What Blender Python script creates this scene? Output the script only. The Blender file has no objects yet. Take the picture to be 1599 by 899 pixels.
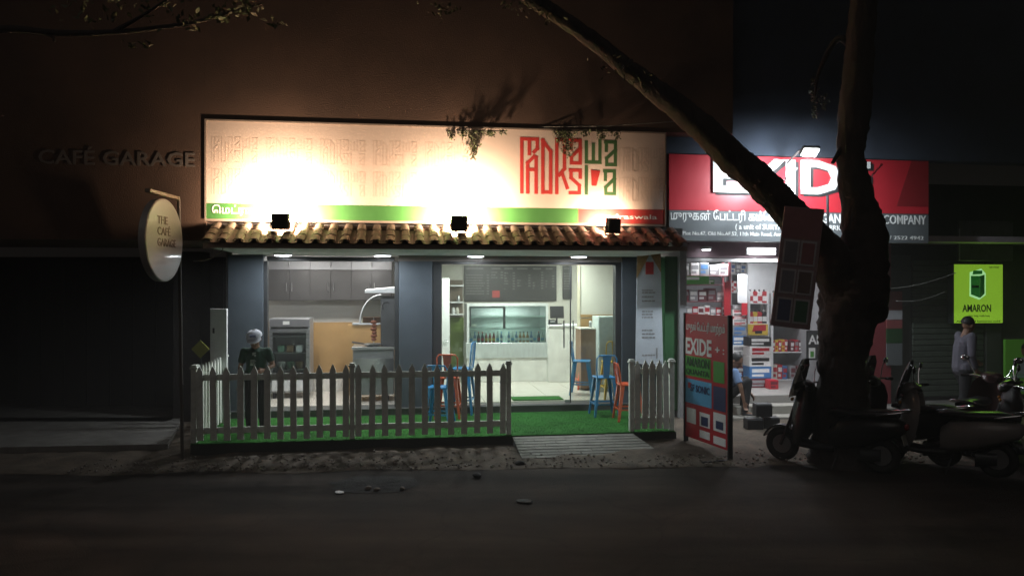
import bpy, bmesh, math, random
from mathutils import Vector, Matrix, Euler, noise as mnoise

random.seed(7)
R = math.radians
SC = bpy.context.scene
COL = SC.collection

# ------------------------------------------------------------------ camera, world, sun, exposure
F, CX, CY, H = 1200.0, 799.5, 449.5, 2.3          # focal length in photo pixels, image centre, eye height (m)
cam_d = bpy.data.cameras.new('camera'); cam = bpy.data.objects.new('camera', cam_d); COL.objects.link(cam)
cam.location = (0, 0, H); cam.rotation_euler = (R(90), 0, 0)
cam_d.sensor_width = 36; cam_d.lens = 36 * F / 1599; cam_d.clip_end = 2000; cam_d.clip_start = 0.05
SC.camera = cam

SUN_EL, SUN_AZ = R(42), R(162)
world = bpy.data.worlds.new('World'); SC.world = world; world.use_nodes = True
wn = world.node_tree.nodes; wl = world.node_tree.links
sky = wn.new('ShaderNodeTexSky'); sky.sky_type = 'NISHITA'; sky.sun_disc = False
sky.sun_elevation = R(-7); sky.sun_rotation = SUN_AZ
bg = wn['Background']; bg.inputs['Strength'].default_value = 0.004
wl.new(sky.outputs['Color'], bg.inputs['Color'])

sun_d = bpy.data.lights.new('night_glow', 'SUN'); sun_d.energy = 0.125; sun_d.angle = R(40); sun_d.color = (1.0, 0.9, 0.84)
sun = bpy.data.objects.new('night_glow', sun_d); COL.objects.link(sun)
sun.rotation_euler = (R(48), 0, R(-18))

SC.view_settings.view_transform = 'Standard'; SC.view_settings.look = 'None'
SC.view_settings.exposure = 0.0; SC.view_settings.gamma = 1.0
SC.cycles.max_bounces = 8; SC.cycles.transparent_max_bounces = 12
SC.cycles.sample_clamp_indirect = 6.0
SC.cycles.volume_bounces = 0
try:
    SC.cycles.use_denoising = True
except Exception:
    pass

# ------------------------------------------------------------------ materials
MATS = {}
def mat(name, col, rough=0.6, metal=0.0, var=0.12, scale=6.0, bump=0.0, bscale=60.0, emit=0.0, ecol=None, coat=0.0, spec=0.5, stretch=None):
    if name in MATS: return MATS[name]
    m = bpy.data.materials.new(name); m.use_nodes = True
    nt = m.node_tree; b = nt.nodes['Principled BSDF']; L = nt.links
    tc = nt.nodes.new('ShaderNodeTexCoord')
    src = tc.outputs['Object']
    if stretch:
        mp = nt.nodes.new('ShaderNodeMapping'); mp.inputs['Scale'].default_value = stretch
        L.new(src, mp.inputs['Vector']); src = mp.outputs['Vector']
    if var > 0:
        n = nt.nodes.new('ShaderNodeTexNoise'); n.inputs['Scale'].default_value = scale; n.inputs['Detail'].default_value = 6
        n.inputs['Roughness'].default_value = 0.62
        L.new(src, n.inputs['Vector'])
        cr = nt.nodes.new('ShaderNodeValToRGB')
        cr.color_ramp.elements[0].position = 0.3; cr.color_ramp.elements[1].position = 0.72
        cr.color_ramp.elements[0].color = (*[max(0, c * (1 - var)) for c in col], 1)
        cr.color_ramp.elements[1].color = (*[min(1, c * (1 + var)) for c in col], 1)
        L.new(n.outputs['Fac'], cr.inputs['Fac']); L.new(cr.outputs['Color'], b.inputs['Base Color'])
        mr = nt.nodes.new('ShaderNodeMapRange'); mr.inputs['To Min'].default_value = max(0.03, rough - 0.1); mr.inputs['To Max'].default_value = min(1, rough + 0.1)
        L.new(n.outputs['Fac'], mr.inputs['Value']); L.new(mr.outputs['Result'], b.inputs['Roughness'])
    else:
        b.inputs['Base Color'].default_value = (*col, 1); b.inputs['Roughness'].default_value = rough
    b.inputs['Metallic'].default_value = metal
    b.inputs['Specular IOR Level'].default_value = spec
    b.inputs['Coat Weight'].default_value = coat
    if bump > 0:
        n2 = nt.nodes.new('ShaderNodeTexNoise'); n2.inputs['Scale'].default_value = bscale; n2.inputs['Detail'].default_value = 5
        L.new(src, n2.inputs['Vector'])
        bp = nt.nodes.new('ShaderNodeBump'); bp.inputs['Strength'].default_value = bump; bp.inputs['Distance'].default_value = 0.02
        L.new(n2.outputs['Fac'], bp.inputs['Height']); L.new(bp.outputs['Normal'], b.inputs['Normal'])
    if emit > 0:
        b.inputs['Emission Color'].default_value = (*(ecol or col), 1); b.inputs['Emission Strength'].default_value = emit
    MATS[name] = m
    return m

def glass(name, tint=(0.9, 0.97, 0.95), refl=0.12):
    if name in MATS: return MATS[name]
    m = bpy.data.materials.new(name); m.use_nodes = True
    nt = m.node_tree; nt.nodes.clear(); L = nt.links
    out = nt.nodes.new('ShaderNodeOutputMaterial'); mx = nt.nodes.new('ShaderNodeMixShader')
    tr = nt.nodes.new('ShaderNodeBsdfTransparent'); tr.inputs['Color'].default_value = (*tint, 1)
    gl = nt.nodes.new('ShaderNodeBsdfGlossy'); gl.inputs['Roughness'].default_value = 0.04
    fr = nt.nodes.new('ShaderNodeFresnel'); fr.inputs['IOR'].default_value = 1.45
    tx = nt.nodes.new('ShaderNodeTexNoise'); tx.inputs['Scale'].default_value = 3
    mu = nt.nodes.new('ShaderNodeMath'); mu.operation = 'MULTIPLY'; mu.inputs[1].default_value = refl / 0.12
    L.new(fr.outputs['Fac'], mu.inputs[0]); L.new(mu.outputs['Value'], mx.inputs['Fac'])
    L.new(tr.outputs['BSDF'], mx.inputs[1]); L.new(gl.outputs['BSDF'], mx.inputs[2]); L.new(mx.outputs['Shader'], out.inputs['Surface'])
    MATS[name] = m
    return m

asphalt = mat('asphalt', (0.046, 0.039, 0.036), 0.85, var=0.4, scale=1.6, bump=0.6, bscale=70, spec=.1)
def weather_road(m):
    nt = m.node_tree; L = nt.links; b = nt.nodes['Principled BSDF']; src = b.inputs['Base Color'].links[0].from_socket
    tc = nt.nodes.new('ShaderNodeTexCoord')
    def mul(fac, lo, hi, p0, p1, cur):
        cr = nt.nodes.new('ShaderNodeValToRGB'); cr.color_ramp.elements[0].position = p0; cr.color_ramp.elements[1].position = p1
        cr.color_ramp.elements[0].color = (lo, lo, lo, 1); cr.color_ramp.elements[1].color = (hi, hi * .98, hi * .95, 1); L.new(fac, cr.inputs['Fac'])
        mx = nt.nodes.new('ShaderNodeMix'); mx.data_type = 'RGBA'; mx.blend_type = 'MULTIPLY'; mx.inputs['Factor'].default_value = 1
        L.new(cur, mx.inputs['A']); L.new(cr.outputs['Color'], mx.inputs['B']); return mx.outputs['Result']
    mp = nt.nodes.new('ShaderNodeMapping'); mp.inputs['Scale'].default_value = (.25, 1.6, 1); L.new(tc.outputs['Object'], mp.inputs['Vector'])
    n1 = nt.nodes.new('ShaderNodeTexNoise'); n1.inputs['Scale'].default_value = 1.1; n1.inputs['Detail'].default_value = 7; L.new(mp.outputs['Vector'], n1.inputs['Vector'])
    cur = mul(n1.outputs['Fac'], .55, 1.5, .35, .68, src)
    n2 = nt.nodes.new('ShaderNodeTexNoise'); n2.inputs['Scale'].default_value = 120; n2.inputs['Detail'].default_value = 2; L.new(tc.outputs['Object'], n2.inputs['Vector'])
    cur = mul(n2.outputs['Fac'], .55, 1.6, .38, .66, cur)
    nd = nt.nodes.new('ShaderNodeTexNoise'); nd.inputs['Scale'].default_value = 2.5; L.new(tc.outputs['Object'], nd.inputs['Vector'])
    ad = nt.nodes.new('ShaderNodeMix'); ad.data_type = 'RGBA'; ad.blend_type = 'ADD'; ad.inputs['Factor'].default_value = .35; L.new(tc.outputs['Object'], ad.inputs['A']); L.new(nd.outputs['Color'], ad.inputs['B'])
    v = nt.nodes.new('ShaderNodeTexVoronoi'); v.feature = 'DISTANCE_TO_EDGE'; v.inputs['Scale'].default_value = .55; L.new(ad.outputs['Result'], v.inputs['Vector'])
    cur = mul(v.outputs['Distance'], .72, 1.0, .002, .012, cur)
    L.new(cur, b.inputs['Base Color'])
weather_road(asphalt)
dirt = mat('dirt', (0.11, 0.085, 0.062), 0.95, var=0.45, scale=4, bump=0.5, bscale=25)
concrete = mat('concrete', (0.2, 0.19, 0.175), 0.85, var=0.3, scale=5, bump=0.4, bscale=40)
stone_m = mat('stone', (0.26, 0.23, 0.2), 0.9, var=0.4, scale=9, bump=0.4)
wall_grey = mat('grey_blue_paint', (0.062, 0.078, 0.096), 0.55, var=0.12, scale=3, bump=0.1)
wall_dark = mat('dark_wall', (0.03, 0.025, 0.023), 0.9, var=0.5, scale=2.2, bump=0.5, bscale=14)  # near-black wall colour, mottled at random
frame_dark = mat('dark_frame', (0.03, 0.033, 0.036), 0.4, var=0.15)
soffit_m = mat('soffit_paint', (0.72, 0.71, 0.69), 0.7, var=0.12, scale=2.5)
cream = mat('cream_wall', (0.62, 0.6, 0.53), 0.6, var=0.08, scale=2)
lightgrey = mat('light_grey_wall', (0.47, 0.46, 0.43), 0.6, var=0.07, scale=2)
mustard = mat('mustard_wall', (0.36, 0.22, 0.085), 0.5, var=0.1, scale=3)
greenwall = mat('green_wall', (0.03, 0.13, 0.04), 0.6, var=0.2, scale=3)
olive = mat('olive_wall', (0.13, 0.2, 0.03), 0.6, var=0.12)
floor_m = mat('floor_tile_m', (0.55, 0.52, 0.46), 0.3, var=0.08, scale=4)
marble = mat('white_marble', (0.7, 0.69, 0.65), 0.3, var=0.18, scale=3.5)
terracotta = mat('terracotta', (0.15, 0.1, 0.075), 0.8, var=0.4, scale=10, bump=0.3)
turf_m = mat('turf', (0.03, 0.14, 0.024), 0.95, var=0.3, scale=3, spec=.12)
turf_base = mat('turf_base', (0.022, 0.1, 0.018), 0.9, var=0.3, scale=40)
picket_m = mat('picket_paint', (0.8, 0.84, 0.77), 0.6, var=0.2, scale=9, bump=0.1)
white_paint = mat('white_paint', (0.75, 0.76, 0.76), 0.5, var=0.07)
steel = mat('steel', (0.5, 0.51, 0.52), 0.3, metal=0.9, var=0.12, scale=5, stretch=(1, 1, 14))
chrome = mat('chrome', (0.75, 0.75, 0.77), 0.14, metal=1.0, var=0.05)
cupboard_m = mat('dark_cupboard', (0.034, 0.032, 0.032), 0.45, var=0.12, scale=4)
black_pl = mat('black_plastic', (0.012, 0.012, 0.014), 0.4, var=0.2)
rubber = mat('rubber', (0.014, 0.014, 0.014), 0.8, var=0.3, scale=20)
bark = mat('bark', (0.042, 0.033, 0.03), 0.95, var=0.5, scale=7, bump=1.0, bscale=18, stretch=(1, 1, 0.35))
twig_m = mat('twig_bark', (0.02, 0.016, 0.014), 0.95, var=.3)
leaf_m = mat('leaf', (0.06, 0.075, 0.025), 0.55, var=0.4, scale=3)
sign_cream = mat('sign_cream', (0.72, 0.575, 0.49), 0.5, var=0.04, scale=2)
sign_faint = mat('sign_faint_print', (0.64, 0.5, 0.42), 0.5, var=0.03)
sign_red = mat('sign_red', (0.55, 0.045, 0.04), 0.5, var=0.06)
sign_green = mat('sign_green', (0.06, 0.14, 0.05), 0.5, var=0.06)
band_green = mat('band_green', (0.06, 0.2, 0.05), 0.5, var=0.06)
band_red = mat('band_red', (0.42, 0.045, 0.04), 0.5, var=0.06)
white_print = mat('white_print', (0.8, 0.8, 0.78), 0.5, var=0.03)
grey_print = mat('grey_print', (0.3, 0.3, 0.31), 0.5, var=0.05)
red_panel = mat('red_vinyl', (0.5, 0.022, 0.035), 0.35, var=0.08, scale=2)
grey_panel = mat('grey_vinyl', (0.11, 0.12, 0.125), 0.4, var=0.1, scale=2)
black_ink = mat('black_ink', (0.015, 0.015, 0.016), 0.6, var=0.1)
green_ink = mat('green_ink', (0.06, 0.3, 0.03), 0.5, var=0.06)
dkgreen_ink = mat('dark_green_ink', (0.012, 0.05, 0.012), 0.5, var=0.1)
blue_ink = mat('blue_ink', (0.1, 0.36, 0.6), 0.5, var=0.06)
navy_ink = mat('navy_ink', (0.02, 0.03, 0.11), 0.5, var=0.1)
yellow_ink = mat('yellow_ink', (0.7, 0.5, 0.06), 0.5, var=0.06)
gold = mat('gold_print', (0.45, 0.29, 0.12), 0.5, var=0.25, scale=30)
stool_blue = mat('blue_enamel', (0.02, 0.25, 0.55), 0.32, var=0.08, coat=0.2)
stool_orange = mat('orange_enamel', (0.72, 0.11, 0.03), 0.32, var=0.08, coat=0.2)
stool_yellow = mat('yellow_enamel', (0.75, 0.48, 0.04), 0.35, var=0.08, coat=0.2)
skin = mat('skin', (0.22, 0.115, 0.07), 0.55, var=0.12, scale=12)
hair_m = mat('hair', (0.01, 0.009, 0.008), 0.6, var=0.2)
tee_green = mat('dark_green_cotton', (0.014, 0.042, 0.026), 0.9, var=0.25, scale=10)
cap_white = mat('white_cotton', (0.62, 0.63, 0.7), 0.85, var=0.1, scale=14)
trouser_m = mat('black_trouser', (0.014, 0.014, 0.016), 0.9, var=0.2)
shirt_blue = mat('blue_shirt', (0.16, 0.25, 0.42), 0.9, var=0.15)
shirt_lilac = mat('lilac_shirt', (0.11, 0.105, 0.13), 0.9, var=0.15)
scoot_dark = mat('dark_scooter_paint', (0.014, 0.013, 0.015), 0.32, var=0.15, coat=0.15)
scoot_grey = mat('grey_scooter_paint', (0.21, 0.19, 0.185), 0.35, var=0.12, coat=0.15)
scoot_maroon = mat('maroon_scooter_paint', (0.06, 0.03, 0.03), 0.35, var=0.15, coat=0.15)
seat_vinyl = mat('seat_vinyl', (0.02, 0.02, 0.024), 0.35, var=0.15, bump=0.1)
tail_red = mat('tail_light_red', (0.3, 0.02, 0.02), 0.2, var=0.05, coat=0.5)
disc_white = mat('white_acrylic', (0.45, 0.42, 0.4), 0.4, var=0.06, coat=0.15)
brownboard = mat('brown_board', (0.25, 0.15, 0.09), 0.6, var=0.15)
lamp_body = mat('lamp_body', (0.12, 0.11, 0.1), 0.6, var=0.1)
GL = glass('clear_glass')
GLG = glass('green_glass', (0.93, 0.975, 0.955), 0.14)
visor_g = glass('smoked_visor', (0.1, 0.1, 0.11), 0.3)
led_white = mat('led_white', (1, 1, 1), 0.5, var=0, emit=14.0, ecol=(0.92, 0.96, 1.0))
led_flood = mat('led_flood_cool', (1, 1, 1), 0.5, var=0, emit=40.0, ecol=(0.86, 0.95, 1.0))
flood_warm = mat('flood_warm', (1, 1, 1), 0.5, var=0, emit=30.0, ecol=(1.0, 0.82, 0.6))
tube_white = mat('tube_white', (1, 1, 1), 0.5, var=0, emit=12.0, ecol=(0.93, 0.95, 1.0))
box_green = mat('lightbox_green', (0.3, 0.6, 0.03), 0.4, var=0, emit=0.42, ecol=(0.42, 0.82, 0.05))
box_hot = mat('lightbox_hot', (0.6, 0.9, 0.3), 0.4, var=0, emit=0.7, ecol=(0.5, 1.0, 0.45))

# ------------------------------------------------------------------ mesh builder
def world_m(o):
    m = o.matrix_basis.copy()
    while o.parent is not None:
        o = o.parent; m = o.matrix_basis @ m
    return m

class MB:
    def __init__(s): s.v = []; s.f = []; s.mi = []; s.cur = 0
    def _add(s, vs, fs):
        o = len(s.v); s.v += [Vector(p) for p in vs]
        for f in fs: s.f.append([i + o for i in f]); s.mi.append(s.cur)
        return s
    def m(s, i): s.cur = i; return s
    def box(s, c, d, rot=None, b=0.0):
        X, Y, Z = d[0] / 2, d[1] / 2, d[2] / 2
        M = rot if rot is not None else Matrix.Identity(3)
        if isinstance(M, Euler): M = M.to_matrix()
        c = Vector(c)
        if b <= 0:
            vs = [c + M @ Vector((x, y, z)) for x in (-X, X) for y in (-Y, Y) for z in (-Z, Z)]
            return s._add(vs, [(0, 1, 3, 2), (4, 6, 7, 5), (0, 4, 5, 1), (2, 3, 7, 6), (0, 2, 6, 4), (1, 5, 7, 3)])
        vs = []; ix = {}
        for sx in (-1, 1):
            for sy in (-1, 1):
                for sz in (-1, 1):
                    for a, p in enumerate(((X, Y - b, Z - b), (X - b, Y, Z - b), (X - b, Y - b, Z))):
                        ix[(sx, sy, sz, a)] = len(vs); vs.append(c + M @ Vector((sx * p[0], sy * p[1], sz * p[2])))
        fs = []
        for g in (-1, 1):
            fs.append([ix[(g, y, z, 0)] for y, z in ((-1, -1), (1, -1), (1, 1), (-1, 1))])
            fs.append([ix[(x, g, z, 1)] for x, z in ((-1, -1), (1, -1), (1, 1), (-1, 1))])
            fs.append([ix[(x, y, g, 2)] for x, y in ((-1, -1), (1, -1), (1, 1), (-1, 1))])
        for p in (-1, 1):
            for q in (-1, 1):
                fs.append([ix[(p, q, -1, 0)], ix[(p, q, -1, 1)], ix[(p, q, 1, 1)], ix[(p, q, 1, 0)]])
                fs.append([ix[(p, -1, q, 0)], ix[(p, -1, q, 2)], ix[(p, 1, q, 2)], ix[(p, 1, q, 0)]])
                fs.append([ix[(-1, p, q, 1)], ix[(-1, p, q, 2)], ix[(1, p, q, 2)], ix[(1, p, q, 1)]])
                for r in (-1, 1): fs.append([ix[(p, q, r, 0)], ix[(p, q, r, 1)], ix[(p, q, r, 2)]])
        return s._add(vs, fs)
    def bx(s, x0, x1, y0, y1, z0, z1, b=0.0):
        return s.box(((x0 + x1) / 2, (y0 + y1) / 2, (z0 + z1) / 2), (abs(x1 - x0), abs(y1 - y0), abs(z1 - z0)), None, b)
    def loft(s, rings, cap=True, close=True):
        n = len(rings[0]); vs = [p for r in rings for p in r]; fs = []
        for i in range(len(rings) - 1):
            for j in range(n if close else n - 1):
                k = (j + 1) % n
                fs.append((i * n + j, i * n + k, (i + 1) * n + k, (i + 1) * n + j))
        if cap and close:
            fs.append(tuple(range(n))); fs.append(tuple((len(rings) - 1) * n + j for j in range(n)))
        return s._add(vs, fs)
    def tube(s, pts, r, n=8, cap=True):
        pts = [Vector(p) for p in pts]
        rs = r if isinstance(r, (list, tuple)) else [r] * len(pts)
        rings = []; up = None
        for i, p in enumerate(pts):
            t = (pts[min(i + 1, len(pts) - 1)] - pts[max(i - 1, 0)]).normalized()
            if up is None:
                up = Vector((0, 0, 1)) if abs(t.z) < 0.9 else Vector((1, 0, 0))
            a = t.cross(up).normalized(); up = a.cross(t).normalized()
            rings.append([p + (a * math.cos(2 * math.pi * k / n) + up * math.sin(2 * math.pi * k / n)) * rs[i] for k in range(n)])
        return s.loft(rings, cap)
    def cyl(s, p0, p1, r0, r1=None, n=12): return s.tube([p0, p1], [r0, r0 if r1 is None else r1], n)
    def ell(s, c, r, nu=12, nv=8, rot=None, z0=-1.0):
        c = Vector(c); M = rot.to_matrix() if isinstance(rot, Euler) else (rot or Matrix.Identity(3)); rings = []
        a0 = math.asin(max(-1, z0)) + 0.06
        for i in range(nv + 1):
            a = a0 + (math.pi / 2 - 0.06 - a0) * i / nv
            rings.append([c + M @ Vector((r[0] * math.cos(a) * math.cos(2 * math.pi * k / nu), r[1] * math.cos(a) * math.sin(2 * math.pi * k / nu), r[2] * math.sin(a))) for k in range(nu)])
        return s.loft(rings)
    def cap(s, p0, p1, r0, r1, n=10):
        s.ell(p0, (r0,) * 3, n, 6); s.ell(p1, (r1,) * 3, n, 6)
        return s.tube([p0, p1], [r0, r1], n)
    def lathe(s, prof, c, n=12):
        c = Vector(c)
        return s.loft([[c + Vector((r * math.cos(2 * math.pi * k / n), r * math.sin(2 * math.pi * k / n), z)) for k in range(n)] for r, z in prof])
    def torus(s, c, axis, RR, r, n=22, k=8, a0=0, a1=2 * math.pi):
        c = Vector(c); ax = Vector(axis).normalized(); e1 = ax.orthogonal().normalized(); e2 = ax.cross(e1); rings = []
        full = abs(a1 - a0 - 2 * math.pi) < 1e-6
        for i in range(n + (0 if full else 1)):
            a = a0 + (a1 - a0) * i / n; d = e1 * math.cos(a) + e2 * math.sin(a)
            rings.append([c + d * (RR + r * math.cos(2 * math.pi * j / k)) + ax * r * math.sin(2 * math.pi * j / k) for j in range(k)])
        if full: rings.append(rings[0])
        return s.loft(rings, not full)
    def prism(s, poly, t, fn=None):
        """poly: list of (x, z); extruded from y=0 towards -y by t"""
        n = len(poly); fn = fn or (lambda x, y, z: Vector((x, y, z)))
        vs = [fn(x, 0, z) for x, z in poly] + [fn(x, -t, z) for x, z in poly]
        fs = [tuple(range(n)), tuple(range(2 * n - 1, n - 1, -1))] + [(i, (i + 1) % n, (i + 1) % n + n, i + n) for i in range(n)]
        return s._add(vs, fs)
    def bar2(s, a, b, w, t, y=0.0):
        """flat stroke on the xz plane from a to b"""
        a = Vector((a[0], 0, a[1])); b = Vector((b[0], 0, b[1])); d = (b - a).normalized(); nrm = Vector((-d.z, 0, d.x)) * w / 2
        e = d * w / 2; poly = [a - e + nrm, b + e + nrm, b + e - nrm, a - e - nrm]
        return s.prism([(p.x, p.z) for p in poly], t, lambda x, yy, z: Vector((x, y + yy, z)))
    def mesh(s, name, mats, smooth=None, xf=None):
        me = bpy.data.meshes.new(name)
        vs = [xf @ p for p in s.v] if xf is not None else s.v
        me.from_pydata([tuple(p) for p in vs], [], s.f)
        for mm in (mats if isinstance(mats, (list, tuple)) else [mats]): me.materials.append(mm)
        if len(me.materials) > 1: me.polygons.foreach_set('material_index', s.mi)
        bm = bmesh.new(); bm.from_mesh(me); bmesh.ops.recalc_face_normals(bm, faces=bm.faces); bm.to_mesh(me); bm.free()
        if smooth:
            me.shade_smooth(); me.set_sharp_from_angle(angle=R(smooth))
        me.update()
        return me
    def build(s, name, mats, parent=None, smooth=None, world=False):
        xf = world_m(parent).inverted() if (world and parent is not None) else None
        return link(name, s.mesh(name, mats, smooth, xf), parent)

def link(name, data, parent=None, mtx=None):
    o = bpy.data.objects.new(name, data); COL.objects.link(o)
    if mtx is not None: o.matrix_basis = mtx
    if parent is not None: o.parent = parent
    return o

def tag(o, label=None, cat=None, group=None, kind=None):
    if label: o['label'] = label
    if cat: o['category'] = cat
    if group: o['group'] = group
    if kind: o['kind'] = kind
    return o

def thing(name, label, cat, mtx, group=None):
    o = bpy.data.objects.new(name, None); COL.objects.link(o); o.empty_display_size = 0.1
    o.matrix_basis = mtx if isinstance(mtx, Matrix) else Matrix.Translation(mtx)
    return tag(o, label, cat, group)

def dup(root, mtx, label, group=None):
    r = root.copy(); COL.objects.link(r); r.matrix_basis = mtx; r['label'] = label
    if group: r['group'] = group
    for ch in list(root.children):
        c = ch.copy(); COL.objects.link(c); c.parent = r
        for g in list(ch.children):
            d = g.copy(); COL.objects.link(d); d.parent = c
    return r

T = Matrix.Translation
def RZ(a): return Matrix.Rotation(a, 4, 'Z')
def RX(a): return Matrix.Rotation(a, 4, 'X')
def RY(a): return Matrix.Rotation(a, 4, 'Y')
def P(px, py, d): return Vector(((px - CX) / F * d, d, H + (CY - py) / F * d))

class Frame:
    """a street-front coordinate frame: u along the front to the right, v back from the street, z up"""
    def __init__(s, x0, y0, deg):
        s.x0, s.y0, s.th = x0, y0, R(deg); s.M = T((x0, y0, 0)) @ RZ(s.th)
    def t(s, px, v):
        a = (px - CX) / F
        return (v - s.x0 * math.sin(s.th) + s.y0 * math.cos(s.th)) / (math.cos(s.th) - a * math.sin(s.th))
    def u(s, px, v):
        t = s.t(px, v); a = (px - CX) / F
        return (t * a - s.x0) * math.cos(s.th) + (t - s.y0) * math.sin(s.th)
    def z(s, px, py, v): return H + (CY - py) / F * s.t(px, v)
    def at(s, u, v, z=0.0, rot=0.0): return s.M @ T((u, v, z)) @ RZ(rot)
C = Frame(-4.31, 10.35, 8.0)          # cafe: deck front left corner
B = Frame(2.95, 13.3, 8.0)            # battery shop: front left corner

def text(s, name, m, parent, mtx, width=None, height=0.1, ext=0.002, bold=0.0, align='LEFT', xs=None):
    """lettering laid on the local xz plane facing -y; width fits the line, height scales the capitals"""
    cu = bpy.data.curves.new('text', 'FONT'); cu.body = s; cu.extrude = ext; cu.offset = bold; cu.resolution_u = 2; cu.align_x = 'LEFT'
    to = bpy.data.objects.new('text', cu); COL.objects.link(to)
    dg = bpy.context.evaluated_depsgraph_get(); me = bpy.data.meshes.new_from_object(to.evaluated_get(dg))
    bpy.data.objects.remove(to); bpy.data.curves.remove(cu)
    xsv = [v.co.x for v in me.vertices]; ys = [v.co.y for v in me.vertices]
    if not xsv: return None
    x0, x1 = min(xsv), max(xsv); sy = height / 0.7; sx = (width / (x1 - x0)) if width else sy
    w = (x1 - x0) * sx; off = {'LEFT': 0, 'CENTER': -w / 2, 'RIGHT': -w}[align]
    for v in me.vertices:
        v.co = Vector(((v.co.x - x0) * sx + off, -v.co.z - ext, v.co.y * sy))
    me.materials.clear(); me.materials.append(m); me.name = name
    o = link(name, me, parent, mtx)
    if height <= .12: o['kind'] = 'stuff'
    return o

def area_lamp(name, parent, mtx, power, size, col, spread=180, size_y=None):
    d = bpy.data.lights.new(name, 'AREA'); d.energy = power; d.color = col; d.size = size; d.spread = R(spread)
    if size_y: d.shape = 'RECTANGLE'; d.size_y = size_y
    return link(name, d, parent, mtx)

ORD = ['first', 'second', 'third', 'fourth', 'fifth', 'sixth', 'seventh', 'eighth', 'ninth', 'tenth', 'eleventh', 'twelfth', 'thirteenth', 'fourteenth', 'fifteenth', 'sixteenth', 'seventeenth', 'eighteenth', 'nineteenth', 'twentieth']

# ------------------------------------------------------------------ ground
def grid_sheet(name, m, pts_fn, nx, ny, smooth=60):
    b = MB(); vs = [pts_fn(i / nx, j / ny) for j in range(ny + 1) for i in range(nx + 1)]
    fs = [(j * (nx + 1) + i, j * (nx + 1) + i + 1, (j + 1) * (nx + 1) + i + 1, (j + 1) * (nx + 1) + i) for j in range(ny) for i in range(nx)]
    b._add(vs, fs)
    return tag(b.build(name, m, None, smooth), kind='structure')
b = MB()._add([(-90, -60, 0), (90, -60, 0), (90, 90, 0), (-90, 90, 0)], [(0, 1, 2, 3)])
tag(b.build('road', asphalt), kind='structure')
def shoulder(u, v):
    x = -14 + 30 * u
    edge = 9.75 + 0.05 * x + 0.16 * mnoise.noise((x * 0.9, 3, 0)) + 0.07 * mnoise.noise((x * 3.1, 9, 0))
    y = edge + (16.5 - edge) * v ** 1.6
    z = 0.004 + 0.1 * min(1, v * 2.2) + 0.035 * mnoise.noise((x * 2.3, y * 2.3, 0)) * min(1, v * 12) + 0.011 * mnoise.noise((x * 8, y * 8, 5)) * min(1, v * 12)
    return (x, y, max(0.004, z) if v > 0 else 0.002)
grid_sheet('dirt_shoulder', dirt, shoulder, 240, 50)
# left pavement
b = MB(); pv = [P(-250, 722, 10.2), P(262, 712, 10.6), P(286, 664, 12.8), P(-250, 664, 12.8)]
b._add([(p.x, p.y, 0.15) for p in pv] + [(p.x, p.y, -0.05) for p in pv], [(0, 1, 2, 3), (0, 4, 5, 1), (1, 5, 6, 2), (2, 6, 7, 3), (3, 7, 4, 0)])
tag(b.build('pavement', concrete), kind='structure')
# loose stones (too many to count) and a shallow pothole with scraps
b = MB()
for k in range(900):
    x = random.uniform(-5.5, 6.5); y = 9.75 + 0.05 * x + abs(random.gauss(0, 0.35))
    r = random.uniform(0.006, 0.022)
    b.ell((x, y, 0.02 + 0.06 * min(1, (y - 9.6 - 0.05 * x))), (r * random.uniform(.8, 1.5), r, r * .7), 5, 3, Euler((0, 0, random.random() * 3)))
tag(b.build('gravel', stone_m), 'loose grit and pebbles along the edge of the road', None, None, 'stuff')
def pit(u, v):
    a = u * 2 * math.pi; rr = v * (0.52 + 0.12 * mnoise.noise((math.cos(a) * 2, math.sin(a) * 2, 1)))
    c = P(585, 757, 9.0)
    return (c.x + rr * math.cos(a) * 1.0, c.y + rr * math.sin(a) * 0.75, 0.004 + 0.014 * math.sin(v * math.pi) * (0.6 + mnoise.noise((math.cos(a) * 6, math.sin(a) * 6, v * 3))))
grid_sheet('road_patch', mat('tar_patch', (0.012, 0.01, 0.009), 0.95, var=0.4, scale=6, bump=0.8, bscale=40), pit, 40, 6)
def stone(px, py, r, label, m=stone_m, flat=0.6):
    d = F * (H - 0.02) / (py - CY); p = P(px, py, d)
    bb = MB().ell((0, 0, r * flat * 0.5), (r, r * 0.8, r * flat), 8, 5, Euler((0, 0, random.random() * 3)))
    for q in bb.v: q += Vector((mnoise.noise(q * 30 + p), mnoise.noise(q * 30 + p + Vector((5, 5, 5))), 0)) * r * 0.3
    o = bb.build('stone', m, None, 50); o.location = (p.x, p.y, 0.01); tag(o, label, 'stone')
stone(530, 767, 0.06, 'flat pale scrap at the left edge of the road patch', white_paint, 0.15)
stone(575, 762, 0.045, 'pale stone in the middle of the road patch')
stone(588, 764, 0.04, 'small stone right of the pale one in the road patch')
stone(628, 762, 0.035, 'stone at the right edge of the road patch')
stone(394, 716, 0.09, 'flat grey stone by the deck below the man in the cap', stone_m, 0.4)
stone(408, 722, 0.06, 'smaller stone right under the deck near the left fence post')
stone(676, 708, 0.08, 'grey stone by the deck left of the ramp')
stone(745, 743, 0.06, 'dark lump on the road in front of the ramp', rubber)
stone(818, 781, 0.09, 'dark flat scrap on the open road', rubber, 0.12)
stone(1062, 702, 0.14, 'large flat broken stone right of the entrance ramp', stone_m, 0.3)
stone(812, 725, 0.07, 'dark stone against the left foot of the ramp', rubber)

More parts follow.
